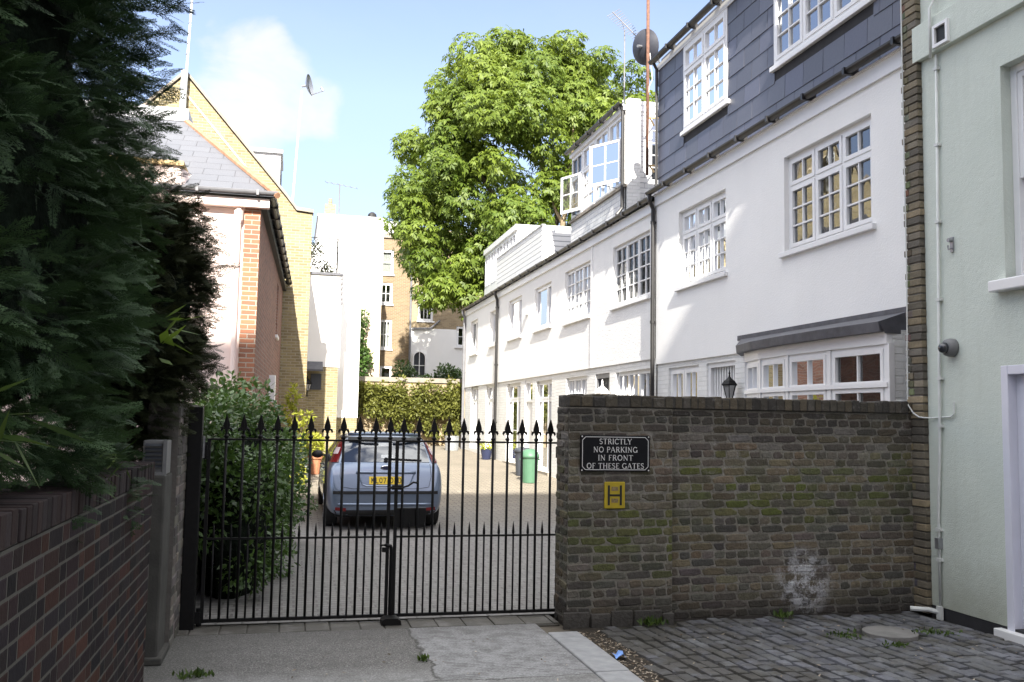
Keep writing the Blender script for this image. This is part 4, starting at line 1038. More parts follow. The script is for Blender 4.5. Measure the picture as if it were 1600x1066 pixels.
# flat pilaster strips that divide the houses
m = MB(); m.fbox(fx(TX), 19.0, 19.10, 2.87, 5.52, 0, .02); m.build('pilaster', M['render_white_rough'], HB)
HC = plain_house('white house with weatherboarded roof parapet and tall glazed ground floor', 21.9, 28.34, M['render_white'],
    [(22.3, 23.9, 4.10, 5.22, [(.42, 1, 1), (1, 1, 1)], dict(fw=.05, sw=.05, d=-.06, glass=M['glass_dull'])), (25.36, 26.96, 4.10, 5.25, [(.42, 1, 1), (1, 1, 1)], dict(fw=.05, sw=.05, d=-.06, glass=M['glass_dull']))],
    [(22.25, 23.75, .42, 2.74, [(.5, 1, 2), (1, 1, 2)], dict(tall, top=.42)), (25.45, 27.15, .48, 2.78, [(.5, 1, 2), (1, 1, 2)], dict(tall, top=.42))], [(24.12, 24.95, .38, 2.80)])
m = MB(); m.fbox(FG, 24.12, 24.20, .4, 2.8, -.13, -.02); m.fbox(FG, 24.87, 24.95, .4, 2.8, -.13, -.02); m.fbox(FG, 24.2, 24.87, 2.2, 2.27, -.13, -.02); m.fbox(FG, 24.2, 24.87, 2.73, 2.8, -.13, -.02); df = m.build('door_frame', M['paint_white'], HC)
m = MB(); m.fbox(FG, 24.2, 24.87, .4, 2.2, -.1, -.06); d_ = m.build('door', M['paint_white'], HC); MB().lathe(FG(24.28, 1.4, -.05), [(.03, -.02), (.03, .02)], 8, axis='x').build('handle', M['chrome'], d_)
m = MB(); m.quad(FG(24.2, 2.27, -.08), FG(24.87, 2.27, -.08), FG(24.87, 2.73, -.08), FG(24.2, 2.73, -.08)); m.build('fanlight', M['glass_bright'], HC)
downpipe(HC, fx(TX), 28.32, .46, 5.74, r=.045)
for (a, b, c, e) in ((22.2, 23.8, .30, .43), (25.4, 27.2, .36, .48)): MB().fbox(fx(TX), a, b, c, e, 0, .06).build('step', M['stone_coping'], HC)
m = MB(); m.fbox(fx(TX), 24.6, 24.75, 4.62, 4.74, 0, .14); m.build('alarm_box', M['paint_white'], HC)
HD = plain_house('white end house of the terrace with two narrow windows and white roof dormer', 28.34, 34.0, M['render_white'],
    [(28.52, 29.62, 4.10, 5.22, [(1, 1, 1)] * 2, dict(fw=.05, sw=.05, d=-.09, glass=M['glass_dull'])), (31.7, 33.0, 4.02, 5.22, [(1, 1, 1)] * 2, dict(fw=.05, sw=.05, d=-.09, glass=M['glass_dull']))],
    [(28.72, 30.2, .62, 2.84, [(1, 1, 2)] * 2, dict(tall, top=.45)), (31.5, 32.85, .68, 2.86, [(1, 1, 2)] * 2, dict(tall, top=.45))], [])
downpipe(HD, fx(TX), 33.9, .56, 5.74, r=.05, mat=M['pipe_grey'])
m = MB(); m.box(6.28, 12.0, 34.0, 34.35, 0, 5.9); m.box(6.7, 12.0, 34.0, 34.35, 5.9, 6.35); m.box(7.3, 12, 34.0, 34.35, 6.35, 6.95); m.build('gable_parapet', M['stock_tan'], HD)

# ---- glazed dormer of the many-paned house
DX = 6.62; F = fx(DX); ds = MB()
ds.fbox(F, 17.9, 21.72, 5.9, 6.58, -.1, 0)
ds = ds.build('glazed_dormer', M['board_small'], HB)
m = MB(); m.fbox(F, 17.85, 21.78, 6.58, 6.64, -.12, .05); m.build('dormer_sill', M['stone_coping'], ds)
for (a, b) in ((17.98, 18.93), (18.93, 19.87), (19.87, 20.80), (20.80, 21.70)):
    window(ds, F, a, b, 6.64, 8.22, [(1, 2, 3)], top=.50, d=0, fw=.05, sw=.045, bar=.02, sill=False, room=1.6, name='dormer_window', glass=M['glass_dull'])
m = MB(); m.fbox(F, 17.88, 21.74, 8.22, 8.32, -3.0, .06); m.build('dormer_roof', M['paint_white'], ds)
gutter(ds, F, 17.84, 21.8, 8.38, out=.12, r=.06)
m = MB(); m.tube([F(17.94, 8.36, .12), F(17.94, 8.2, .05), F(17.94, 6.15, .05), F(17.94, 6.0, .16), F(17.94, 5.86, .16)], .04, 8); m.build('dormer_downpipe', M['plastic_black'], ds)
FE = fy(17.9)
m = wall_mb(MB(), FE, DX, 9.6, 5.8, 8.45, [(7.12, 8.1, 6.7, 8.2)], .1); m.build('dormer_cheek', M['board_small'], ds); MB().box(DX + .02, 9.6, 21.70, 21.74, 5.8, 8.3).build('dormer_cheek', M['board_small'], ds)
window(ds, FE, 7.12, 8.1, 6.7, 8.2, [(1, 1, 5)] * 2, d=-.02, fw=.05, sw=.04, sill=False, name='side_window', glass=M['glass_bright'], curtain='net')
m = MB(); m.box(DX + .02, DX + .30, 17.82, 17.895, 5.9, 8.46); m.build('corner_pilaster', M['white_brick'], ds)
def open_sash(yh, w, ang, z0=6.75, z1=7.66):
    ca, sa = math.cos(ang), math.sin(ang); G = lambda u, z, d: (DX - .03 - u * sa - d * ca, yh + u * ca - d * sa, z)
    m = MB(); s = .05
    m.fbox(G, 0, s, z0, z1, -.02, .02); m.fbox(G, w - s, w, z0, z1, -.02, .02); m.fbox(G, s, w - s, z0, z0 + .07, -.02, .02); m.fbox(G, s, w - s, z1 - s, z1, -.02, .02)
    m.fbox(G, w / 2 - .012, w / 2 + .012, z0, z1, -.012, .012); m.fbox(G, s, w - s, (z0 + z1) / 2 - .012, (z0 + z1) / 2 + .012, -.01, .01)
    c = m.build('open_casement', M['paint_white'], ds); MB().quad(G(s, z0, 0), G(w - s, z0, 0), G(w - s, z1, 0), G(s, z1, 0)).build('pane', M['glass'], c)
    m = MB(); m.tube([G(w * .6, z0 + .01, 0), (DX - .02, yh + w * .3, 6.66)], .008, 6); m.build('stay', M['plastic_black'], c)
open_sash(18.1, .85, .55); open_sash(20.9, .7, .42)
for z in (6.95, 7.95):
    m = MB(); m.tube([(DX + .62, 17.88, z), (DX + .35, 17.45, z), (DX + .70, 17.43, z)], .022, 6); m.build('mast_bracket', M['wood_raw'], ds)

# ---- weatherboarded roof parapet and dormer behind it
F = fx(6.5); cl = MB(); cl.fbox(F, 24.0, 29.66, 5.86, 6.98, -.05, 0); cl.box(6.51, 8.2, 23.96, 24.0, 5.86, 7.0); cl.fbox(F, 23.95, 29.7, 6.98, 7.02, -.08, .02)
cl = cl.build('weatherboard_parapet', M['clap'], HC)
F = fx(6.75); dd_ = MB(); dd_.fbox(F, 28.0, 32.85, 6.02, 6.40, -.1, .0); dd_.fbox(F, 27.95, 32.9, 7.66, 7.84, -2.8, .05); dd_.box(6.76, 9.4, 27.98, 28.02, 6.2, 7.7)
dd_ = dd_.build('white_dormer', M['paint_white'], HD)
for k in range(5): window(dd_, F, 28.05 + k * .96, 29.0 + k * .96, 6.40, 7.66, [(1, 1, 1)] * 2, d=-.01, fw=.07, sw=.05, sill=False, room=1.0, name='dormer_window', glass=M['glass_dull'])
m = MB(); m.fbox(fx(6.62), 29.7, 32.95, 5.93, 6.05, -.1, .04); m.build('lead_apron', M['lead'], dd_)

# ---- rear roof and creeper beyond the parapet
t = thing('rear_roof', 'brown tiled roof slope and stub of wall beyond the weatherboarded parapet', 'roof', (9.5, 25, 6))
m = MB(); m.add([(8.2, 21.9, 7.0), (8.2, 27, 7.0), (10.2, 27, 9.4), (10.2, 21.9, 9.4), (12, 21.9, 7), (12, 27, 7)], [(0, 1, 2, 3), (3, 2, 5, 4), (0, 3, 4), (1, 5, 2)]); m.build('roof', M['roof_old'], t)

# ---- aerials
def yagi(m, c, d, l, n, e, updir):
    d = Vector(d).normalized(); c = Vector(c); s = d.cross(Vector(updir)).normalized()
    m.tube([c - d * l * .45, c + d * l * .55], .014, 6)
    for k in range(n):
        q = c + d * l * (-.42 + .95 * k / (n - 1)); h = e * (1 - .45 * k / n); m.tube([q - s * h, q + s * h], .008, 5)
def dish(t, c, axis, r, mat, depth=.16, arm=True):
    a = Vector(axis).normalized(); s = a.cross(Vector((0, 0, 1))).normalized(); u = s.cross(a); c = Vector(c); m = MB(); n = 24; vs = []; prof = [(.0, 0), (.35, .12), (.65, .42), (.85, .72), (1, 1)]
    for off in (0, .02):
        for (q, h) in prof:
            for k in range(n):
                an = 2 * math.pi * k / n; vs.append(c + (s * math.cos(an) * .92 + u * math.sin(an)) * r * max(q, .01) + a * (h * depth * r * 2.2 + off))
    fs = []
    for o in (0, len(prof)):
        for i in range(len(prof) - 1):
            for k in range(n): fs.append(((o + i) * n + k, (o + i) * n + (k + 1) % n, (o + i + 1) * n + (k + 1) % n, (o + i + 1) * n + k))
    m.add(vs, fs); m.build('dish', mat, t, smooth=True)
    if arm:
        m = MB(); tip = c + a * r * 1.5 - u * r * .75; m.tube([c - u * r * .95 + a * .1, tip], .012, 6); m.tube([tip, tip + u * .1 - a * .04], .03, 8); m.build('feed_arm', M['metal_grey'], t)
    m = MB(); m.tube([c, c - a * .12], .03, 8); m.build('mount', M['metal_grey'], t)
t = thing('satellite_mast', 'rusty steel mast carrying a large dark satellite dish beside the glazed dormer', 'satellite dish', (6.95, 17.48, 6.6))
m = MB(); m.tube([(6.93, 17.46, 6.75), (6.93, 17.46, 11.6)], .036, 8); m.build('mast', M['rust'], t, smooth=True)
m = MB(); m.tube([(6.95, 17.43, 6.4), (6.94, 17.44, 8.4), (6.95, 17.43, 8.6), (7.02, 17.43, 8.75), (6.96, 17.42, 9.3)], .008, 5); m.build('cable', M['pipe_white'], t)
dish(t, (6.84, 17.60, 9.50), (.80, .45, .18), .37, M['dish_dark'])
t = thing('satellite_dish', 'small grey satellite dish tucked against the top corner of the slate house', 'satellite dish', (6.7, 15.9, 8.1))
m = MB(); m.tube([(6.6, 15.5, 8.1), (6.6, 15.75, 8.15)], .015, 6); m.build('bracket', M['metal_grey'], t); dish(t, (6.62, 15.8, 8.2), (.6, .7, .2), .22, M['metal_grey'], arm=False)
t = thing('roof_aerial', 'spiky television aerial on a thin pole above the glazed dormer', 'aerial', (6.95, 18.9, 8.3))
m = MB(); m.tube([(6.95, 18.9, 8.3), (6.95, 18.9, 10.38)], .016, 8); m.build('pole', M['pipe_grey'], t)
m = MB(); yagi(m, (6.92, 18.85, 10.52), (.42, -.55, -.80), 1.05, 14, .17, (0, 1, .3)); m.tube([(6.95, 18.9, 10.36), (6.90, 18.95, 10.62)], .008, 5); m.build('aerial_array', M['pipe_grey'], t)
m = MB(); m.tube([(6.93, 18.9, 8.2), (6.93, 18.9, 8.8)], .022, 8); m.build('socket', M['pipe_white'], t)

# ================================================================== LEFT BUILDINGS
t = thing('pink_house', 'pink rendered house with red brick corner and hipped slate roof behind the conifers', 'house', (-3, 18, 0))
m = MB(); m.quad((-8, 15.02, 0), (-.80, 15.02, 0), (-.80, 15.02, 5.08), (-8, 15.02, 5.08)); m.build('rendered_wall', M['render_pink'], t)
m = MB(); m.box(-.80, -.552, 14.985, 15.3, 0, 5.08); m.build('brick_corner', M['brick_red'], t)
c0, c1 = (-.55, 15.0), (-.28, 24.95)
Fs, ls = fseg(c1, c0)     # facing +X
wn = (2.6, 3.3, 3.55, 4.75)
m = wall_mb(MB(), Fs, 0, ls, 0, 5.1, [wn], .1); m.build('side_wall', M['brick_redbrown'], t)
m = MB(); m.box(-8, -.81, 15.03, 24.9, 0, 5.05); m.build('rear_wall', M['brick_redbrown'], t)
window(t, Fs, *wn, [(1, 1, 2)] * 2, d=-.04, fw=.05, sw=.04)
m = MB(); m.fbox(Fs, 5.0, 5.35, 2.0, 2.55, 0, .12); m.build('meter_cupboard', M['paint_white'], t)
m = MB(); m.add([(-8.3, 14.78, 5.14), (-.34, 14.78, 5.14), (-.06, 24.9, 5.14), (-2.15, 18.2, 7.30), (-2.0, 24.9, 7.30), (-8.3, 18.2, 7.30), (-8.3, 24.9, 7.3)],
    [(0, 1, 3, 5), (1, 2, 4, 3), (3, 4, 6, 5)])
m.build('roof', M['slate_roof'], t)
m = MB(); m.tube([(-.30, 14.76, 5.16), (-2.15, 18.2, 7.30)], .05, 7); m.build('hip_tiles', M['tile_red'], t)
m = MB(); m.box(-8.3, -2.05, 18.05, 18.9, 7.22, 7.46); m.build('ridge_flashing', M['lead_light'], t)
m = MB(); m.box(-8.2, -.42, 14.86, 15.015, 4.98, 5.12); m.build('fascia', M['render_pink'], t)
gutter(t, fy(15.0), -8.2, -.30, 5.22, out=.20, r=.065, mat=M['pipe_grey'])
m = MB()
Fg = Fs; gutter(t, Fs, 0, ls + .15, 5.20, out=.16, r=.07, mat=M['plastic_black'])
m = MB(); m.fbox(Fs, 0, ls, 4.98, 5.1, 0, .09); m.build('side_fascia', M['trim_dark'], t)
m = MB(); m.tube([(-.88, 14.93, 4.95), (-.88, 14.93, 0)], .038, 8); m.lathe((-.88, 14.93, 4.72), [(.045, 0), (.065, .05), (.07, .18), (.075, .20)], 8); m.build('downpipe', M['render_pink'], t)
m = MB(); m.hexa([(-2.9, 14.9, 5.0), (-1.72, 14.9, 5.0), (-1.55, 16.4, 5.0), (-2.9, 16.4, 5.0), (-2.9, 14.9, 5.55), (-1.78, 14.9, 5.55), (-1.62, 15.6, 5.55), (-2.9, 15.6, 5.55)]); pp = m.build('dormer', M['render_pink'], t)
m = MB(); m.box(-2.95, -1.72, 14.85, 15.65, 5.55, 5.62); m.build('coping', M['wood_raw'], pp)

t = thing('gable_house', 'yellow stock brick gable end with kneeler coping rising behind the pink house', 'house', (-2.9, 25, 0))
prof = [(-6.6, 6.9), (-2.95, 10.55), (-.30, 7.50), (.0, 7.13), (.41, 7.08), (.41, -.2), (-6.6, -.2)]
m = MB(); m.prism(prof, lambda a, b: (a, 25.0, b), lambda a, b: (a, 25.3, b)); m.build('gable_wall', M['stock_yellow'], t)
m = MB()
cop = [(-6.7, 6.85), (-2.95, 10.6), (-.30, 7.54), (.0, 7.16), (.44, 7.12)]
for (a, b) in zip(cop[:-1], cop[1:]):
    m.hexa([(a[0], 24.93, a[1]), (b[0], 24.93, b[1]), (b[0], 25.36, b[1]), (a[0], 25.36, a[1]), (a[0], 24.93, a[1] + .09), (b[0], 24.93, b[1] + .09), (b[0], 25.36, b[1] + .09), (a[0], 25.36, a[1] + .09)])
m.build('coping', M['stone_coping'], t)
m = MB(); m.hexa([(-2.95, 24.975, 10.05), (-.55, 24.975, 7.28), (-.55, 25.01, 7.28), (-2.95, 25.01, 10.05), (-2.95, 24.975, 10.12), (-.55, 24.975, 7.35), (-.55, 25.01, 7.35), (-2.95, 25.01, 10.12)]); m.build('verge_band', M['render_cream'], t)
m = MB(); m.add([(-6.6, 25.3, 6.7), (-2.95, 25.3, 10.3), (-.1, 25.3, 7.0), (-6.6, 33, 6.7), (-2.95, 33, 10.3), (-.1, 33, 7.0)], [(0, 1, 4, 3), (1, 2, 5, 4)]); m.build('roof', M['slate_roof'], t)
m = MB(); m.box(-6.5, .38, 25.3, 33, -.1, 6.8); m.build('rear_wall', M['stock_yellow'], t)
m = MB(); m.box(-1.6, -.50, 26.6, 28.4, 7.2, 9.1); dm = m.build('white_dormer', M['paint_white'], t); m = MB(); m.box(-1.65, -.44, 26.5, 28.5, 9.1, 9.2); m.build('dormer_roof', M['lead_light'], dm); m = MB(); m.box(-.50, -.47, 26.75, 28.2, 7.9, 8.9); m.build('dormer_glazing', M['plastic_dark'], dm)
m = MB(); m.tube([(-2.98, 24.86, 8.9), (-2.96, 24.86, 10.62)], .085, 10); m.build('flue', M['pipe_white'], t)
m = MB()
for z in (9.3, 10.1): m.tube([(-2.97, 24.86, z), (-2.97, 24.86, z + .06)], .11, 10)
m.build('flue_bracket', M['metal_grey'], t)
t = thing('tall_aerial_mast', 'tall thin white aerial mast strapped to the peak of the yellow brick gable', 'aerial', (-2.93, 24.8, 9.5))
m = MB(); m.tube([(-2.93, 24.72, 9.4), (-2.88, 24.72, 11.5), (-2.82, 24.72, 13.6)], [.035, .03, .022], 8); m.build('mast', M['pipe_white'], t)
m = MB()
for k in range(9): m.tube([(-2.91 + k * .01, 24.72, 11 + k * .28), (-2.91 + k * .01, 24.72, 11.03 + k * .28)], .04, 6)
m.build('ring', M['metal_grey'], t)
t = thing('dish_pole', 'thin pole with a small grey satellite dish rising behind the yellow brick gable', 'satellite dish', (-.14, 25.8, 7.0))
m = MB(); m.tube([(-.15, 25.8, 6.9), (.02, 25.8, 10.72)], .028, 8); m.build('pole', M['pipe_white'], t)
dish(t, (.13, 25.75, 10.85), (.85, -.25, .15), .30, M['metal_grey'])

t = thing('white_mews_house', 'white rendered mews house with roof terrace and yellow brick lower wall beyond the gable', 'house', (1.2, 31, .5))
m = MB(); m.box(.36, 1.50, 30, 33.2, 3.28, 6.22); m.build('rendered_wall', M['render_white'], t)
m = MB(); m.box(.30, 1.55, 29.94, 33.2, 6.22, 6.30); m.build('parapet_coping', M['lead'], t)
m = MB(); m.box(.36, 1.46, 30.03, 33.2, .2, 3.28); m.build('brick_wall', M['stock_yellow'], t)
m = MB(); m.box(1.50, 2.26, 32, 34.2, 1.68, 6.7); m.build('side_wing', M['render_white'], t)
m = MB(); m.box(1.51, 2.24, 32.02, 34.2, .3, 1.68); m.build('wing_base', M['stock_yellow'], t)
m = MB(); m.hexa([(.36, 29.6, 3.12), (.98, 29.6, 3.12), (.98, 30.0, 3.3), (.36, 30.0, 3.3), (.36, 29.6, 3.18), (.98, 29.6, 3.18), (.98, 30.0, 3.44), (.36, 30.0, 3.44)]); m.build('porch_roof', M['lead'], t)
m = MB(); m.box(.62, .95, 29.98, 30.03, 2.55, 3.05); m.build('wall_opening', M['plastic_dark'], t)
m = MB()
m.box(1.49, 1.53, 29.93, 29.999, 5.3, 6.2)
for k in range(6): m.box(1.46 + .0, 1.56, 29.92, 30.0, 6.1 - k * .16, 6.18 - k * .16)
m.build('corner_bracket', M['pipe_grey'], t)
m = MB(); m.box(.3, 1.33, 33.2, 33.5, 6.3, 7.75); m.box(1.33, 1.42, 33.1, 33.55, 6.3, 8.3); m.build('terrace_screen', M['render_white'], t)
t = thing('iron_trellis', 'wavy black iron trellis panel on the white roof terrace', 'trellis', (.85, 31.2, 6.3))
m = MB()
for k in range(9):
    u = .38 + k * .115
    for sg in (-1, 1):
        m.tube([(u + sg * .055 * math.sin(z * 2 * math.pi / .36), 31.2, 6.32 + z) for z in np.linspace(0, 1.3, 15)], .010, 5)
m.tube([(.36, 31.2, 7.64), (1.38, 31.2, 7.64)], .014, 6); m.tube([(.36, 31.2, 6.34), (1.38, 31.2, 6.34)], .014, 6); m.tube([(1.38, 31.2, 6.3), (1.38, 31.2, 7.66)], .03, 6)
m.build('lattice', M['trim_dark'], t)

t = thing('wall_lantern', 'small black coach lantern on the yellow brick wall under the lead porch', 'wall lamp', (.5, 30.0, 2.6))
m = MB(); m.tube([(.52, 30.02, 2.35), (.52, 29.85, 2.35), (.52, 29.80, 2.5)], .02, 6); m.build('bracket', M['iron'], t)
m = MB(); m.lathe((.52, 29.8, 2.5), [(.06, 0), (.12, .22), (.15, .24), (.08, .34), (.02, .40), (.01, .48)], 6); m.build('frame', M['iron'], t)
m = MB(); m.lathe((.52, 29.8, 2.505), [(.066, .01), (.124, .20)], 6, ph=.5); m.build('glass', M['lamp_glass'], t)

# ================================================================== FAR BUILDINGS
t = thing('white_tower', 'tall plain white building with flat roof behind the roof terrace', 'building', (3, 46, .7))
m = MB(); m.box(1.0, 4.08, 44, 50, 7.0, 11.1); m.build('rendered_wall', M['render_white'], t)
m = MB(); m.box(1.0, 4.06, 44.02, 50, 0, 7.0); m.build('lower_wall', M['render_cream'], t)
m = MB(); m.box(.95, 4.12, 43.95, 50, 11.1, 11.2); m.build('coping', M['lead_light'], t)
m = MB(); m.lathe((3.55, 44.5, 11.2), [(.22, 0), (.22, .12), (.19, .25), (.08, .34)], 12); m.build('roof_vent', M['trim_dark'], t)
for z in (7.2, 9.3): MB().box(2.35, 3.0, 43.96, 44.0, z, z + .07).build('ledge', M['lead_light'], t)
m = MB(); m.box(1.3, 1.8, 44.3, 44.8, 11.2, 11.75); m.lathe((1.55, 44.5, 11.75), [(.1, 0), (.09, .3)], 10); m.build('chimney', M['stock_tan'], t)
t = thing('roof_aerial', 'small television aerial on the flat roof of the tall white building', 'aerial', (1.75, 44.2, 11.2))
m = MB(); m.tube([(1.95, 44.2, 11.2), (1.95, 44.2, 12.75)], .03, 6); m.build('pole', M['pipe_grey'], t)
m = MB(); yagi(m, (1.95, 44.2, 12.7), (.9, -.3, -.2), 1.6, 6, .28, (0, 0, 1)); m.build('aerial_array', M['pipe_grey'], t)

t = thing('brick_flats', 'tall brown brick house with white sash windows beside the white tower', 'building', (6, 51, .7))
F = fy(50.0); T_ = 6.22
wins = [(4.50, 5.20, 7.78, 8.95), (4.52, 5.22, 5.35, 6.95), (4.62, 5.30, 3.6, 4.45), (4.5, 5.22, 9.4, 10.75)]
m = wall_mb(MB(), F, 4.08, T_, 0, 11.4, wins, .14); m.box(4.1, T_, 50.5, 56, 0, 11.4); m.build('wall', M['stock_brown'], t)
m = MB(); m.fbox(F, 4.08, 6.3, 11.4, 11.62, -.3, .10); m.build('cornice', M['stone_coping'], t)
m = MB(); m.fbox(F, 4.08, 6.25, 11.62, 12.3, -.3, .04); m.build('parapet', M['render_white'], t)
sd = dict(d=-.05, fw=.07, sw=.06, bar=.03, room=.3, sillout=.08)
window(t, F, *wins[0], [(1, 2, 2)], **sd); window(t, F, *wins[1], [(1, 3, 2)], curtain='net', **sd); window(t, F, *wins[2], [(1, 1, 1)], **sd); window(t, F, *wins[3], [(1, 1, 2)], curtain='net', **sd)
m = MB(); m.tube([(6.2, 49.9, 0), (6.2, 49.9, 11.4)], .06, 8); m.build('downpipe', M['pipe_grey'], t)
t = thing('flats_rear_wing', 'tan brick rear wing with white lower wall and small arched window beneath the chestnut tree', 'building', (9, 51, .7))
w2 = [(6.62, 7.45, 6.95, 8.6), (8.75, 9.75, 5.6, 6.75), (6.5, 7.4, 9.7, 11.2), (9.2, 10.1, 9.0, 10.4)]
m = wall_mb(MB(), F, T_ + .02, 14, 6.55, 12.0, [w2[0], w2[2], w2[3]] + [(8.75, 9.75, 6.55, 6.75)], .14); m.box(T_ + .05, 14, 50.5, 56, 0, 12); m.build('brick_wall', M['stock_tan'], t)
m = wall_mb(MB(), F, T_ + .02, 14, 0, 6.55, [(8.75, 9.75, 5.6, 6.55)], .14); m.build('rendered_wall', M['render_white'], t)
window(t, F, *w2[0], [(1, 3, 2)], **sd); window(t, F, *w2[1], [(1, 3, 2)], **sd); window(t, F, *w2[2], [(1, 3, 2)], **sd); window(t, F, *w2[3], [(1, 3, 2)], **sd)
m = MB(); m.tube([(6.3, 49.9, 6.5), (7.3, 49.9, 6.55), (7.8, 49.9, 7.0)], .06, 6); m.build('waste_pipe', M['pipe_grey'], t)
ax, az, ar = 6.75, 4.95, .30
def archring(r, y0, y1): return [(ax - r, 3.9)] + [(ax - r * math.cos(a), az + r * math.sin(a)) for a in np.linspace(0, math.pi, 13)] + [(ax + r, 3.9)]
m = MB(); o, i_ = archring(ar + .07, 0, 0), archring(ar, 0, 0)
for k in range(len(o) - 1):
    m.hexa([(o[k][0], 49.9, o[k][1]), (o[k + 1][0], 49.9, o[k + 1][1]), (i_[k + 1][0], 49.9, i_[k + 1][1]), (i_[k][0], 49.9, i_[k][1]), (o[k][0], 49.99, o[k][1]), (o[k + 1][0], 49.99, o[k + 1][1]), (i_[k + 1][0], 49.99, i_[k + 1][1]), (i_[k][0], 49.99, i_[k][1])])
m.box(ax - .02, ax + .02, 49.93, 49.98, 3.9, az + ar); m.box(ax - ar, ax + ar, 49.935, 49.975, 4.5, 4.54); aw = m.build('arched_window', M['paint_white'], t)
m = MB(); m.poly([(x, 49.985, z) for x, z in i_]); m.build('pane', M['plastic_dark'], aw)

# back wall closing the mews
t = thing('mews_end_wall', 'tan brick wall with stone coping closing the far end of the mews', 'wall', (4.3, 36.2, .6))
m = MB(); m.box(1.8, 6.9, 36, 36.35, 0, 3.08); m.build('wall', M['stock_tan'], t); m = MB(); m.box(1.75, 6.9, 35.93, 36.4, 3.08, 3.26); m.build('coping', M['stone_coping'], t)

# ================================================================== SMALL THINGS IN THE COURTYARD
def planter(name, label, x, y, r0, r1, h, mat, leafm, n, hh, ll, grp=None, rim=True):
    z = gz(y) + .006; t = thing(name, label, 'plant pot', (x, y, z), grp)
    pr = [(r0, 0), (r0 + (r1 - r0) * .85, h * .85)] + ([(r1 + .02, h * .85), (r1 + .025, h)] if rim else [(r1, h)]) + [(r1 - .03, h), (r1 - .04, h - .05)]
    m = MB(); m.lathe((x, y, z), pr, 18); m.build('pot', mat, t, smooth=False)
    leafy('foliage', t, [((x, y, z + h + hh * .45), (r1 * 1.15, r1 * 1.15, hh * .55))], n, ll, ll * .28, leafm)
    return t
planter('potted_shrub', 'terracotta pot with a lime green shrub on the left side of the courtyard', .60, 22.5, .14, .20, .43, M['terracotta'], M['leaf_lime'], 420, .5, .11)
planter('potted_plant', 'dark blue glazed pot with a small yellow green plant by the terrace wall', 6.0, 28.4, .13, .19, .33, M['glaze_blue'], M['leaf_lime'], 160, .2, .10, rim=False)
planter('zinc_planter', 'pale galvanised tub with a leafy plant at the far end of the courtyard', 5.70, 33.0, .24, .26, .52, M['zinc'], M['leaf_hedge'], 260, .45, .12, rim=False)
def bin_(label, x, y, r, h, mat, dome):
    z = gz(y) + .006; t = thing('litter_bin', label, 'bin', (x, y, z))
    m = MB(); m.lathe((x, y, z), [(r * .80, 0), (r * .82, .02), (r * .95, h * .72), (r * 1.02, h * .72), (r * 1.04, h * .76)], 20); b = m.build('body', mat, t, smooth=False, bevel=0)
    m = MB()
    if dome: m.lathe((x, y, z), [(r * 1.09, h * .74), (r * 1.09, h * .80), (r * 1.0, h * .86), (r * .78, h * .95), (r * .45, h), (r * .1, h * 1.01)], 20)
    else: m.lathe((x, y, z), [(r * 1.10, h * .76), (r * 1.10, h * .82), (r * .9, h * .90), (r * .2, h * .93)], 20)
    m.build('lid', mat, t, smooth=True)
    for sg in (-1, 1):
        m = MB(); m.box(x + sg * r * 1.05 - .03, x + sg * r * 1.05 + .03, y - .05, y + .05, z + h * .66, z + h * .71); m.build('handle', mat, t, bevel=.01)
bin_('bright green plastic dustbin with a domed lid against the terrace', 5.45, 20.9, .205, .77, M['plastic_green'], True)
bin_('dark grey dustbin standing behind the green dustbin', 5.62, 22.3, .19, .75, M['plastic_dark'], False)

t = thing('manhole_cover', 'worn round stone cover set into the cobbles', 'drain cover', (5.02, 7.07, 0))
m = MB(); m.lathe((5.02, 7.07, 0), [(.225, -.03), (.225, .004), (.215, .009), (.02, .009)], 26); m.build('cover', M['concrete_old'], t)
t = thing('litter', 'crumpled scrap of blue paper lying in the gutter', 'litter', (2.47, 6.72, -.02))
m = MB(); q = [[(2.42 + i * .028 + rng.uniform(-.008, .008), 6.66 + j * .03 + rng.uniform(-.008, .008), -.012 + rng.uniform(0, .05)) for i in range(4)] for j in range(4)]
for i in range(3):
    for j in range(3): m.quad(q[j][i], q[j][i + 1], q[j + 1][i + 1], q[j + 1][i])
m.build('scrap', M['paper_blue'], t)

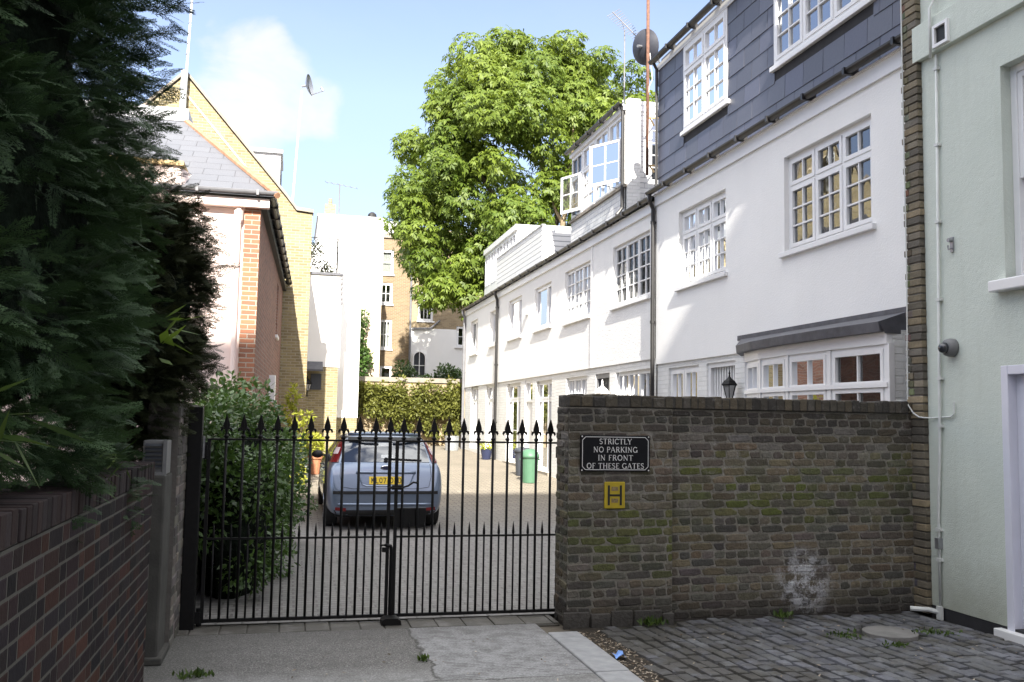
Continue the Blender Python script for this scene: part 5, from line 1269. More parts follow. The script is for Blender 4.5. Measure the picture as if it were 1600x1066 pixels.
# ================================================================== THE CAR
def loft_car():
    ys = [0.0, .025, .07, .13, .20, .30, .42, .56, .75, 1.1, 1.6, 2.1, 2.5, 2.85, 3.15, 3.5, 3.9, 4.18, 4.30, 4.34]
    zt = [.60, .68, .82, .985, 1.06, 1.19, 1.33, 1.435, 1.465, 1.49, 1.497, 1.47, 1.40, 1.24, 1.07, 1.0, .93, .84, .72, .60]
    W = [.76, .825, .862, .885, .898, .908, .915, .918, .92, .92, .92, .92, .92, .92, .918, .912, .885, .82, .74, .66]
    T = [.66, .72, .75, .75, .72, .69, .66, .64, .63, .63, .63, .63, .64, .67, .74, .76, .74, .70, .64, .58]
    zb = [.30, .24, .22, .21, .21, .21, .21, .21, .2, .2, .2, .2, .2, .2, .2, .2, .2, .22, .26, .30]
    rings = []
    for i in range(len(ys)):
        b = min(.96, zt[i] - .05); mid = min(.58, zt[i] - .1)
        p = [(0, zb[i]), (W[i] * .80, zb[i]), (W[i] * .965, zb[i] + .06), (W[i], mid), (W[i] * .985, (mid + b) / 2 + .04), (W[i] * .95, b),
             ((W[i] * .95 + T[i]) / 2 + .015, (b + zt[i]) / 2 + .0), (T[i], zt[i] - .035), (T[i] * .62, zt[i] - .008), (0, zt[i])]
        rings.append(p)
    m = MB(); n = 10; V = []
    for i, p in enumerate(rings):
        for (x, z) in p: V.append((x, ys[i], z))
        for (x, z) in p[1:-1][::-1]: V.append((-x, ys[i], z))
    k = 18; fs = []
    for i in range(len(ys) - 1):
        for j in range(k): fs.append((i * k + j, i * k + (j + 1) % k, (i + 1) * k + (j + 1) % k, (i + 1) * k + j))
    def cap(o):  # quads across the end
        q = []
        for j in range(0, 9): q.append((o + j, o + j + 1, o + (18 - j - 1) % 18, o + (18 - j) % 18) if j else None)
        r_ = [(o + 0, o + 1, o + 17)]
        r_ += [(o + j, o + j + 1, o + 18 - j - 1, o + 18 - j) for j in range(1, 8)]
        r_ += [(o + 8, o + 9, o + 10)]
        return r_
    fs += cap(0) + cap((len(ys) - 1) * k)
    me = bpy.data.meshes.new('car_cage'); me.from_pydata(V, [], fs)
    import bmesh
    bm = bmesh.new(); bm.from_mesh(me); bmesh.ops.recalc_face_normals(bm, faces=bm.faces); bm.to_mesh(me); bm.free()
    ob = bpy.data.objects.new('car_cage', me); COL.objects.link(ob)
    sm = ob.modifiers.new('s', 'SUBSURF'); sm.levels = 2; sm.render_levels = 2
    dg = bpy.context.evaluated_depsgraph_get(); dg.update()
    me2 = bpy.data.meshes.new_from_object(ob.evaluated_get(dg))
    bpy.data.objects.remove(ob)
    return me2
CX, CY = 1.49, 14.42
CZ = gz(15.2) + .006
car = thing('parked_car', 'pale metallic blue hatchback parked behind the gates, seen from behind', 'car', (CX, CY, CZ))
me = loft_car(); me.name = 'body'; me.materials.append(M['car_paint']); me.polygons.foreach_set('use_smooth', [True] * len(me.polygons))
body = bpy.data.objects.new('body', me); COL.objects.link(body); body.parent = car; ORG['body'] = Vector((0, 0, 0))
BV = BVHTree.FromPolygons([v.co[:] for v in me.vertices], [p.vertices[:] for p in me.polygons])
def proj_rear(x, z, off):
    h = BV.ray_cast(Vector((x, -3, z)), Vector((0, 1, 0)))
    if h[0] is None: return None
    return h[0] + h[1] * off
def proj_side(y, z, sgn, off):
    h = BV.ray_cast(Vector((sgn * 3, y, z)), Vector((-sgn, 0, 0)))
    if h[0] is None: return None
    return h[0] + h[1] * off
def patch(name, poly_fn, nu, nv, pf, mat, parent, off=.004, smooth=True):
    """poly_fn(s,t)->(a,b) with s,t in 0..1 ; projected onto the body"""
    g = [[pf(*poly_fn(i / nu, j / nv)) for i in range(nu + 1)] for j in range(nv + 1)]
    m = MB(); idx = {}
    for j in range(nv + 1):
        for i in range(nu + 1):
            if g[j][i] is not None: idx[(i, j)] = len(m.v); m.v.append(tuple(g[j][i]))
    for j in range(nv):
        for i in range(nu):
            q = [(i, j), (i + 1, j), (i + 1, j + 1), (i, j + 1)]
            if all(k in idx for k in q): m.f.append(tuple(idx[k] for k in q)); m.c.append(None); m.mi.append(0)
    o = m.build(name, mat, parent, org=(0, 0, 0), smooth=smooth, normals=False)
    if parent is not None: o.location = (0, 0, 0)
    return o
lerp = lambda a, b, t: a + (b - a) * t
def quadfn(bl, br, tr, tl): return lambda s, t: (lerp(lerp(bl[0], br[0], s), lerp(tl[0], tr[0], s), t), lerp(lerp(bl[1], br[1], s), lerp(tl[1], tr[1], s), t))
PR = lambda off: (lambda x, z: proj_rear(x, z, off))
rear = lambda name, bl, br, tr, tl, mat, par, off=.005, nu=14, nv=8: patch(name, quadfn(bl, br, tr, tl), nu, nv, PR(off), mat, par)
rear('rear_window', (-.69, 1.03), (.69, 1.03), (.60, 1.385), (-.60, 1.385), M['glass_car'], car, .006)
rear('window_shade', (-.66, 1.35), (.66, 1.35), (.60, 1.405), (-.60, 1.405), M['trim_dark'], car, .010)
for sg in (-1, 1):
    o = rear('tail_light', (sg * .725, 1.02), (sg * .84, 1.02), (sg * .668, 1.39), (sg * .618, 1.39), M['red_lens'], car, .012, 5, 12)
    rear('clear_lens', (sg * .725, 1.14), (sg * .785, 1.14), (sg * .735, 1.24), (sg * .68, 1.24), M['pale_lens'], o, .016, 3, 3)
    rear('reflector', (sg * .60, .30), (sg * .76, .31), (sg * .76, .36), (sg * .60, .345), M['red_lens'], car, .008, 4, 2)
def line_rear(name, pts, r, mat, par, off=.004):
    P = []
    for (a, b) in zip(pts[:-1], pts[1:]):
        for k in range(6): P.append(proj_rear(lerp(a[0], b[0], k / 6), lerp(a[1], b[1], k / 6), off))
    P.append(proj_rear(*pts[-1], off)); P = [p for p in P if p is not None]
    m = MB(); m.tube(P, r, 6); o = m.build(name, mat, par, org=(0, 0, 0)); return o
# tailgate cut lines, plate recess, bumper
rear('bumper_step', (-.80, .552), (.80, .552), (.80, .600), (-.80, .600), M['trim_dark'], body, .004, 16, 2)
line_rear('shut_line', [(-.69, 1.01), (-.70, .82), (-.66, .66), (-.5, .635), (.5, .635), (.66, .66), (.70, .82), (.69, 1.01)], .004, M['trim_dark'], body, .001)
m = MB(); P0 = [proj_rear(x, .40, .0) for x in np.linspace(-.72, .72, 13)]
m.tube([p for p in P0], .022, 8); m.build('bumper_moulding', M['car_paint'], body, org=(0, 0, 0), smooth=True)
rear('valance', (-.74, .235), (.74, .235), (.78, .315), (-.78, .315), M['trim_dark'], body, .006, 14, 3)
# recess frame round the plate
line_rear('plate_recess', [(-.44, .865), (-.36, .70), (-.30, .675), (.30, .675), (.36, .70), (.44, .865)], .012, M['car_paint'], body, .004)
m = MB(); P0 = [proj_rear(x, .875, .012) for x in np.linspace(-.46, .46, 11)]; m.tube(P0, .018, 8); m.build('boot_handle', M['car_paint'], body, org=(0, 0, 0), smooth=True)
pl = rear('number_plate', (-.26, .70), (.26, .70), (.26, .815), (-.26, .815), M['plate_yellow'], car, .012, 8, 3)
m = MB()
text_mb(m, 'KL07 OFD', 0, .718, .079, lambda u, z, d: (lambda p: (p.x, p.y - .003 - d, p.z))(proj_rear(u, z, .012)), 0, plain=True, width=.47, sp=.10)
m.build('lettering', M['letter_black'], pl, org=(0, 0, 0), normals=False)
em = MB(); c = proj_rear(0, .945, .006); em.lathe((c.x, c.y, c.z), [(.001, .004), (.075, .002), (.085, -.008), (.07, -.012)], 20, axis='y')
for k in range(len(em.v)): em.v[k] = (em.v[k][0], em.v[k][1], c.z + (em.v[k][2] - c.z) * .45)
e_ = em.build('badge', M['chrome'], car, org=(0, 0, 0)); em = MB(); em.lathe((c.x, c.y - .0125, c.z), [(.001, 0), (.066, 0), (.066, -.002), (.001, -.002)], 20, axis='y')
for k in range(len(em.v)): em.v[k] = (em.v[k][0], em.v[k][1], c.z + (em.v[k][2] - c.z) * .42)
em.build('badge_field', M['glaze_blue'], e_, org=(0, 0, 0))
m = MB(); P0 = [proj_rear(lerp(.02, .56, k / 8), lerp(1.075, 1.055, k / 8), .018) for k in range(9)]; m.tube(P0, .011, 6); m.lathe(tuple(proj_rear(.0, 1.06, .02)), [(.035, -.01), (.03, -.03)], 10, axis='y'); m.build('wiper', M['trim_dark'], car, org=(0, 0, 0))
for z_, w_ in ((1.30, .14), (1.12, .10)):
    rear('window_sticker', (-.10 if w_ > .12 else -.07, z_ - .03), (.12, z_ - .03), (.12, z_ + .02), (-.10 if w_ > .12 else -.07, z_ + .02), M['pipe_white'], car, .007, 2, 2)
m = MB(); m.tube([(-.57, .50, 1.455), (-.3, .40, 1.462), (0, .385, 1.465), (.3, .40, 1.462), (.57, .50, 1.455)], .028, 8); m.build('spoiler', M['car_paint'], body, org=(0, 0, 0), smooth=True)
m = MB(); m.tube([(.42, .10, .25), (.42, .35, .25)], .03, 10); m.build('exhaust', M['metal_grey'], car, org=(0, 0, 0))
PS = lambda sg, off: (lambda y, z: proj_side(y, z, sg, off))
for sg in (-1, 1):
    patch('side_window', quadfn((.62, 1.02), (1.75, .99), (1.72, 1.40), (.92, 1.38)), 10, 6, PS(sg, .006), M['glass_car'], car)
    patch('side_window', quadfn((1.83, .99), (2.95, .99), (2.3, 1.385), (1.80, 1.40)), 10, 6, PS(sg, .006), M['glass_car'], car)
    m = MB(); c = proj_side(2.72, 1.02, sg, 0); m.lathe((c.x + sg * .13, c.y, c.z + .03), [(.03, -.08), (.09, -.05), (.10, .0), (.085, .06), (.03, .09)], 12, axis='y'); m.tube([c, (c.x + sg * .1, c.y, c.z + .02)], .025, 6)
    for k in range(len(m.v)): m.v[k] = (m.v[k][0], m.v[k][1], c.z + .03 + (m.v[k][2] - c.z - .03) * .72)
    m.build('door_mirror', M['trim_dark'], car, org=(0, 0, 0), smooth=True)
    for yy in (1.0, 2.2):
        m = MB(); c = proj_side(yy, .90, sg, .01); m.tube([(c.x, yy, .90), (c.x + sg * .03, yy + .03, .90), (c.x + sg * .03, yy + .17, .90), (c.x, yy + .2, .90)], .013, 6); m.build('door_handle', M['car_paint'], car, org=(0, 0, 0))
    for yy in (.78, 3.42):
        patch('wheel_arch', lambda s, q, yy=yy: (yy + .37 * math.cos(math.pi * s) * (1 - q * .999), .30 + .37 * math.sin(math.pi * s) * (1 - q * .999)), 16, 3, PS(sg, .004), M['trim_dark'], body)
        m = MB(); x1 = sg * .905; m.lathe((0, yy, .318), [(.21, x1 - sg * .20), (.30, x1 - sg * .205), (.318, x1 - sg * .18), (.318, x1 - sg * .02), (.30, x1), (.215, x1)], 28, axis='x'); wh = m.build('wheel', M['rubber'], car, org=(0, 0, 0), smooth=False)
        m = MB(); m.lathe((0, yy, .318), [(.215, x1 - sg * .03), (.205, x1 - sg * .005), (.19, x1 - sg * .03), (.05, x1 - sg * .05), (.04, x1 - sg * .012), (.01, x1 - sg * .012)], 24, axis='x')
        for k in range(5):
            a = k * 2 * math.pi / 5; m.tube([(x1 - sg * .015, yy + .04 * math.cos(a), .318 + .04 * math.sin(a)), (x1 - sg * .012, yy + .19 * math.cos(a), .318 + .19 * math.sin(a))], .024, 6)
        m.build('rim', M['wheel_silver'], wh, org=(0, 0, 0))
m = MB(); m.box(-.75, .75, .15, 4.1, .20, .27); m.build('underside', M['rubber'], car, org=(0, 0, 0))
patch('windscreen', quadfn((-.72, 1.04), (.72, 1.04), (.60, 1.40), (-.60, 1.40)), 10, 6, lambda x, z: (lambda h: h[0] + h[1] * .006 if h[0] else None)(BV.ray_cast(Vector((x, 9, z)), Vector((0, -1, 0)))), M['glass_car'], car)

# ================================================================== PLANTS
def frond_template(seed, L=1.0, n=11, wide=.42, droop=.18):
    r = random.Random(seed); V = []; Fq = []
    def strip(p, a, l, w):
        b = np.array([-a[1], a[0], 0.]); q = [p, p + a * l * .45 + b * w, p + a * l, p + a * l * .45 - b * w]
        i = len(V); V.extend(q); Fq.append((i, i + 1, i + 2, i + 3))
    strip(np.zeros(3), np.array([1., 0, 0]), L, .014)
    for k in range(n):
        t = .06 + .9 * k / n; sd = 1 if k % 2 else -1
        for sd in (-1, 1):
            ang = R(r.uniform(32, 48)) * sd; l = wide * L * (1 - t) ** .75 * r.uniform(.8, 1.15) * min(1, .55 + 2.2 * t) + .03
            p = np.array([t * L, 0., 0.]); a = np.array([math.cos(ang), math.sin(ang), r.uniform(-.12, .12)])
            strip(p, a, l, .012)
            nn = 2
            for q in range(nn):
                for s2 in (-1, 1):
                    an2 = ang + R(r.uniform(28, 42)) * s2; strip(p + a * l * (.2 + .68 * q / nn), np.array([math.cos(an2), math.sin(an2), r.uniform(-.15, .15)]), l * .36 * (1 - .5 * q / nn) + .02, .0105)
    V = np.array(V); V[:, 2] -= droop * V[:, 0] ** 2 + .10 * np.abs(V[:, 1])
    return V, np.array(Fq)
FT = [frond_template(s) for s in range(5)]
def fronds(name, parent, P, A, N, size, val, mat):
    allV, allF, allv = [], [], []; base = 0
    pick = nr.randint(0, len(FT), len(P))
    for k, (V, Fq) in enumerate(FT):
        ix = np.where(pick == k)[0]
        if not len(ix): continue
        a = unit(A[ix]); b = unit(np.cross(N[ix], a)); n = np.cross(a, b)
        s = size[ix][:, None, None]
        W = P[ix][:, None, :] + s * (V[None, :, 0:1] * a[:, None, :] + V[None, :, 1:2] * b[:, None, :] + V[None, :, 2:3] * n[:, None, :])
        nv = V.shape[0]
        allV.append(W.reshape(-1, 3)); allF.append((np.arange(len(ix))[:, None, None] * nv + Fq[None]).reshape(-1, 4) + base); base += len(ix) * nv
        tip = np.clip(V[Fq[:, 0], 0], 0, 1)
        allv.append(np.clip(val[ix][:, None] * .7 + .3 * tip[None] + nr.uniform(-.08, .08, (len(ix), len(tip))), 0, 1).ravel())
    return np_mesh(name, np.concatenate(allV), np.concatenate(allF), np.concatenate(allv), mat, parent)

def conifer(name, label, cx, cy, rx, ry, z0, z1, nf, size, mat, a0, a1, bulge=None, seed=1):
    global nr
    nr = np.random.RandomState(seed)
    t = thing(name, label, 'tree', (cx, cy, 0))
    m = MB(); m.tube([(cx, cy, 0), (cx + .05, cy, 2.5), (cx, cy + .05, z1 * .9)], [.20, .16, .04], 10); m.build('trunk', M['bark'], t, smooth=True)
    puffs = []
    prof = bulge or (lambda z: max(.15, 1 - max(0, (z - 4.5) / (z1 - 4.2)) ** 1.4))
    z = z0
    while z < z1:
        s = prof(z); n = max(3, int((a1 - a0) / 22))
        for k in range(n):
            a = R(a0 + (a1 - a0) * (k + nr.rand()) / n); q = .86 + .16 * nr.rand()
            puffs.append(((cx + rx * s * q * math.cos(a), cy + ry * s * q * math.sin(a), z + nr.uniform(-.15, .15)), tuple((.26 + .14 * nr.rand(3)) * (1 if rx > 1 else .72))))
        z += .30 if rx > 1 else .2
    P, D, idx = puff_points(puffs, nf)
    O = unit((P - np.array([cx, cy, 0])) * np.array([1, 1, 0]) + 1e-6)
    keep = (D * O).sum(1) > -.35; P, D, O, idx = P[keep], D[keep], O[keep], idx[keep]
    n = len(P); pv = nr.rand(len(puffs))
    A = unit(O * .75 + D * .45 + nr.normal(size=(n, 3)) * .38 + np.array([0, 0, .10]))
    N = unit(np.array([0, 0, 1.]) + nr.normal(size=(n, 3)) * .45)
    sz = size * (.65 + .7 * nr.rand(n))
    P = P - A * sz[:, None] * .45
    v = np.clip(.5 * pv[idx] + .5 * nr.rand(n), 0, 1)
    fronds('crown', t, P, A, N, sz, v, mat)
    # dark inner boughs
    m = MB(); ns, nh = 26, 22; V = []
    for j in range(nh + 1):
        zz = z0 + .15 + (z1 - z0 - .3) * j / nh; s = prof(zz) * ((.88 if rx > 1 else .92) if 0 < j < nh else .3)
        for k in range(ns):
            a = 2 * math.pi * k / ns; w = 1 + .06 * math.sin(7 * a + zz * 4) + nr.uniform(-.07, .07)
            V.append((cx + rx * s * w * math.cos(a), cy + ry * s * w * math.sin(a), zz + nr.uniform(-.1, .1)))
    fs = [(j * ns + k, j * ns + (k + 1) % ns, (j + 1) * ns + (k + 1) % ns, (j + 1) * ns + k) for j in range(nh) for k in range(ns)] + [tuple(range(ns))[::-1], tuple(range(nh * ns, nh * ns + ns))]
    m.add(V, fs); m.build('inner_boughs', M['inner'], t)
    return t
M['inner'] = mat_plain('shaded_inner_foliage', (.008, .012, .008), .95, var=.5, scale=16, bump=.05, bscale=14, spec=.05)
conifer('conifer', 'huge dark green conifer overhanging the low brick garden wall', -2.74, 4.45, 1.86, 2.85, 1.42, 7.9, 34000, .165, M['leaf_conifer'], -125, 75,
        bulge=lambda z: (.968 + .032 / (1 + math.exp((z - 3.15) * 5)) + .06 * math.exp(-((z - 2.5) / .5) ** 2)) * max(.15, 1 - max(0, (z - 5.2) / 3.2) ** 1.6), seed=2)
conifer('conifer', 'smaller brownish conifer leaning over the gate post behind the big conifer', -1.36, 7.75, .56, .85, 1.55, 3.55, 7000, .17, M['leaf_conifer2'], -150, 110,
        bulge=lambda z: .50 + .56 * math.sin(max(.05, min(math.pi, (z - 1.45) / 2.35 * math.pi))), seed=5)
nr = np.random.RandomState(77)

def stems(m, base, tips, r): 
    for q in tips: m.tube([base, ((base[0] + q[0]) / 2, (base[1] + q[1]) / 2, base[2] + (q[2] - base[2]) * .6), q], [r, r * .7, r * .3], 6)

t = thing('laurel_bush', 'dense rounded green bush spilling over the left side behind the gates', 'bush', (-.5, 10.5, 0))
m = MB(); stems(m, (-.5, 10.3, 0), [(-.6, 9.6, 1.2), (-.4, 10.3, 1.6), (-.3, 11.3, 1.2), (-.1, 12, .9), (-.7, 9.2, .8)], .03); m.build('stem', M['bark'], t)
puffs = []
for k in range(95):
    y = nr.uniform(8.85, 13.2); tt = (y - 8.9) / 4.3
    x = nr.uniform(-.85, -.20 + .38 * tt); h = nr.rand() ** .8
    top = 1.72 + .25 * math.sin(tt * 3.1) - .55 * max(0, tt - .55) / .45
    puffs.append(((x - .25 * (1 - tt) * (h > .8), y, .16 + (top - .16) * h * (1 - .25 * max(0, x + .35))), (.26, .30, .27)))
leafy('foliage', t, puffs, 30000, .070, .019, M['leaf_bush'], droop=.15, zmin=.02)
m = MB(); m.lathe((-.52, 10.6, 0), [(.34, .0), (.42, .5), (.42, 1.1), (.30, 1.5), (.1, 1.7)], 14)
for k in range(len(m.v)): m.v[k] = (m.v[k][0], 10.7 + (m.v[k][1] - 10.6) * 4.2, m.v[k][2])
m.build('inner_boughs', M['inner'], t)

t = thing('young_tree', 'slender sapling with lime green leaves in front of the yellow brick wall', 'sapling', (.10, 19.6, gz(19.6)))
m = MB(); m.tube([(.12, 19.6, .1), (.10, 19.6, 1.0), (.06, 19.6, 2.2)], [.018, .014, .006], 6); m.tube([(.1, 19.6, .8), (.25, 19.6, 1.2), (.40, 19.6, 1.75)], [.012, .009, .004], 6); m.build('stem', M['bark'], t)
leafy('foliage', t, [((.06, 19.6, 2.1), (.12, .12, .28)), ((.02, 19.6, 1.75), (.14, .12, .2)), ((.22, 19.6, 1.35), (.18, .15, .25)), ((.36, 19.6, 1.72), (.13, .1, .1)), ((.12, 19.6, .9), (.2, .15, .3)), ((.15, 19.6, .5), (.2, .2, .3))], 900, .10, .030, M['leaf_lime'])
t = thing('pale_shrub', 'small pale silvery plant at the foot of the bush by the terracotta pot', 'plant', (.22, 20.8, gz(20.8)))
leafy('foliage', t, [((.22, 20.8, gz(20.8) + .32), (.22, .22, .3))], 500, .10, .026, M['leaf_pale'])

t = thing('hedge', 'bushy yellow green climber covering the brick wall at the far end of the mews', 'hedge', (4.4, 35.7, .6))
puffs = [((nr.uniform(2.35, 6.6), nr.uniform(35.45, 35.9), nr.uniform(1.85, 2.78)), (.34, .28, .26)) for k in range(58)] + [((nr.uniform(3.8, 6.3), 35.6, nr.uniform(1.15, 1.9)), (.26, .22, .22)) for k in range(10)] + [((nr.uniform(2.3, 6.6), 35.6, nr.uniform(2.75, 3.18)), (.18, .18, .14)) for k in range(12)] + [((nr.uniform(3.0, 6.4), 35.45, nr.uniform(1.1, 2.9)), (.16, .2, .15)) for k in range(26)]
leafy('foliage', t, puffs, 13500, .13, .036, M['leaf_hedge'], droop=.3)
t = thing('ivy_clump', 'dark clump of ivy in shade on the wall left of the yellow green climber', 'climber', (2.1, 35.8, 1.8))
leafy('foliage', t, [((nr.uniform(1.85, 2.4), 35.7, nr.uniform(1.3, 1.95)), (.22, .2, .2)) for k in range(9)], 1300, .13, .036, M['leaf_bush'])
t = thing('wall_climber', 'tall narrow green climber growing up the pale wall below the white tower', 'climber', (3.1, 43.6, .8))
leafy('foliage', t, [((3.1 + nr.uniform(-.3, .35), 43.6, z), (.36, .3, .4)) for z in np.linspace(2.2, 6.3, 13)], 2600, .17, .05, M['leaf_bush'])
for lab, (x, y, z, rx, rz) in (('dark round shrub below the small arched window', (5.95, 45, 3.4, 1.1, 1.3)), ('loose dark shrub at the foot of the white wall right of the round shrub', (7.7, 45, 3.3, 1.25, 1.2))):
    t = thing('shrub', lab, 'shrub', (x, y, .8)); m = MB(); m.tube([(x, y, .7), (x, y, z)], .06, 6); m.build('stem', M['bark'], t)
    leafy('foliage', t, [((x + nr.uniform(-.6, .6) * rx, y + nr.uniform(-.6, .6), z + nr.uniform(-.7, .5) * rz), (.5, .5, .45)) for k in range(12)], 3000, .17, .045, M['leaf_bush'])
t = thing('terrace_plant', 'spindly reddish shrub in the left corner of the white roof terrace', 'plant', (.5, 30.7, 6.3))
m = MB(); stems(m, (.42, 30.7, 6.3), [(.40, 30.7, 7.3), (.62, 30.7, 7.2), (.75, 30.7, 7.0)], .025); m.build('stem', M['bark'], t)
leafy('foliage', t, [((.45, 30.7, 7.0), (.2, .2, .3)), ((.68, 30.7, 7.15), (.22, .2, .2)), ((.85, 30.7, 6.6), (.25, .2, .18)), ((1.1, 30.7, 6.5), (.2, .2, .14))], 420, .10, .028, M['leaf_conifer2'])

# horse chestnut
nr = np.random.RandomState(31)
t = thing('chestnut_tree', 'big sunlit horse chestnut tree towering behind the white terrace', 'tree', (12.2, 46, .9))
bpy.context.view_layer.update()
m = MB()
m.tube([(12.2, 46, .8), (12.1, 46, 5), (12.3, 46.1, 9)], [.55, .45, .36], 12)
limbs = [((12.3, 46, 8.5), (10.2, 45, 12), (8.0, 44.2, 15)), ((12.2, 46, 7), (9.4, 46.2, 8.9), (6.8, 45.8, 10.5)), ((12.3, 46, 9), (12.5, 45.5, 14), (11.2, 45, 19)), ((12.2, 46, 8), (15, 45, 12), (17, 45, 16)), ((12.2, 46, 7.5), (13.2, 43.6, 11), (13.0, 42.2, 14)), ((12.2, 46, 6), (9.6, 46, 7.3), (7.6, 45.4, 8.2)), ((12.2, 46, 8.8), (14, 47, 14), (14.5, 47, 19))]
for a, b, c in limbs: m.tube([a, b, c], [.26, .17, .05], 8)
m.build('trunk', M['bark'], t, smooth=True)
m = MB(); m.tube([(12.6, 42.4, 8.5), (12.45, 42.2, 11.2), (12.9, 42, 13)], [.18, .14, .05], 7); m.tube([(12.5, 42.25, 11), (11.7, 42, 12.4)], [.11, .04], 6); m.tube([(12.9, 42.3, 13.5), (12.85, 42.0, 16)], [.12, .06], 6); m.build('limb', M['bark_pale'], t, smooth=True)
Cc = np.array([12.5, 46.5, 13.7]); Rc = np.array([7.3, 5.8, 7.7])
puffs = []; k = 0
while len(puffs) < 185:
    d = unit(nr.normal(size=3)); 
    if d[1] > .55 and nr.rand() < .7: continue
    q = (.55 + .5 * nr.rand() ** .6); c = Cc + d * Rc * q
    if c[2] < 6.6: continue
    r_ = nr.uniform(.85, 1.55); puffs.append((c, (r_ * 1.1, r_ * 1.1, r_ * .8)))
for c in ((6.2, 44, 9.2), (5.7, 44, 10.6), (7.0, 43.5, 8.0), (8.4, 43, 7.4), (9.5, 43, 6.9), (6.6, 43.8, 7.6), (5.4, 44.4, 12.0), (8.0, 43, 9.0), (10.2, 46.5, 20.6), (11.0, 46, 21.3), (16.5, 46, 18.6), (18.0, 46, 17.5), (9.2, 43, 8.4), (9.6, 43.2, 10.2), (10.6, 43.2, 11.4), (9.0, 43.5, 11.8), (11.4, 42.8, 10.0), (10.2, 43, 8.9), (17.6, 45, 18.6), (18.6, 45.5, 17.0), (19.2, 46, 15.5), (16.6, 44, 19.6), (15.2, 44.5, 20.4)):
    puffs.append((np.array(c, float), (1.05, 1.0, .75)))
n = 36000
P, D, idx = puff_points(puffs, n)
pv = nr.rand(len(puffs))
# each cluster: five to seven drooping leaflets spread like fingers
AX = unit(D * .7 + nr.normal(size=D.shape) * .35 + np.array([0, -.15, .55]))
E1 = unit(np.cross(AX, nr.normal(size=D.shape))); E2 = np.cross(AX, E1)
LV, LF, Lv = [], [], []; base = 0
for q in range(6):
    an = q * 2 * math.pi / 6 + nr.uniform(-.25, .25, n)
    a = unit(E1 * np.cos(an)[:, None] + E2 * np.sin(an)[:, None] + AX * nr.uniform(-.15, .25, n)[:, None] + np.array([0, 0, -.42]))
    l = .255 * (.6 + .7 * nr.rand(n)); w = l * .20
    B = unit(np.cross(a, AX)); 
    V = np.stack([P, P + a * (l * .62)[:, None] + B * w[:, None] + np.array([0, 0, .015]), P + a * l[:, None] + np.array([0, 0, -.05]), P + a * (l * .62)[:, None] - B * w[:, None]], 1).reshape(-1, 3)
    LV.append(V); LF.append(np.arange(n * 4).reshape(-1, 4) + base); base += n * 4
    Lv.append(np.clip(.35 * pv[idx] + .5 * nr.rand(n) + .15, 0, 1))
np_mesh('crown', np.concatenate(LV), np.concatenate(LF), np.concatenate(Lv), M['leaf_chestnut'], t)
t.location = (9.7, 36.6, 1.07); t.scale = (.795, .795, .795)

# bamboo sprays poking out of the conifer, weeds, fallen leaves
def blades(name, label, cat, c, n, l, w, mat, d0, spread, group=None, stemlen=.0):
    t = thing(name, label, cat, c, group); c = np.array(c)
    P = c + nr.normal(size=(n, 3)) * spread; A = unit(np.array(d0) + nr.normal(size=(n, 3)) * .55)
    N = unit(np.array([0, -.3, 1.]) + nr.normal(size=(n, 3)) * .4); V, F_ = leaf_quads(P, A, N, l * (.6 + .7 * nr.rand(n)), w * (.7 + .5 * nr.rand(n)))
    np_mesh('foliage', V, F_, nr.rand(n), mat, t); return t
blades('bamboo_shoot', 'bright green bamboo leaves poking out at the right edge of the conifer', 'bamboo', (-.72, 5.75, 2.22), 12, .20, .024, M['leaf_bamboo'], (.8, -.3, -.1), (.03, .04, .05))
blades('bamboo_shoot', 'long drooping bamboo leaves over the low brick wall at the left edge', 'bamboo', (-.93, 3.35, 1.70), 13, .22, .012, M['leaf_weed'], (.55, .3, -.5), (.05, .06, .06))
blades('bamboo_shoot', 'dull grassy tuft hanging over the top of the low brick wall', 'grass', (-.90, 4.9, 1.50), 34, .16, .007, M['leaf_weed'], (.5, .4, -.1), (.05, .18, .03))
for lab, x, y, n, l, s in (('leafy green weed growing at the foot of the brick pier', 3.08, 7.64, 60, .07, .055), ('small green weed at the foot of the gate wall near the white stain', 4.40, 7.74, 40, .06, .04),
                           ('weed growing in the driveway crack nearest the gates', 1.0, 6.80, 26, .045, .022), ('low weed at the near left corner of the driveway', -.55, 6.62, 60, .05, .06),
                           ('sparse weed between the cobbles near the round cover', 4.55, 7.0, 60, .035, .10), ('sparse weed between the cobbles to the right of the round cover', 5.35, 6.95, 60, .035, .09), ('sparse weed between the cobbles nearest the camera', 4.75, 6.6, 46, .035, .06)):
    blades('weed', lab, 'weed', (x, y, .005), n, l, .011, M['leaf_weed'], (0, 0, 1.), (s, s * .6, .006), 'weeds growing in the paving')
n = 900
X = np.where(nr.rand(n) < .72, 2.40 + .22 * nr.rand(n), nr.uniform(.0, 5.6, n)); Y = np.where(X < 2.62, nr.uniform(5.4, 7.55, n), nr.uniform(5.4, 7.6, n)); near = (X < 2.62) & (X > 2.39)
keep = near | (nr.rand(n) < .75); X, Y, near = X[keep], Y[keep], near[keep]; n = len(X)
P = np.stack([X, Y, np.where(near, -.014, .012)], 1); A = nr.normal(size=(n, 3)); A[:, 2] *= .15; A = unit(A); N = unit(np.array([0, 0, 1.]) + nr.normal(size=(n, 3)) * .35)
V, F_ = leaf_quads(P, A, N, .035 * (.4 + .9 * nr.rand(n)), .006 * (.5 + nr.rand(n)))
o = np_mesh('leaf_litter', V, F_, nr.rand(n), M['leaf_dry'], None); o['kind'] = 'stuff'; tag(o, 'pale dry leaf litter scattered in the gutter and over the paving', 'leaf litter')

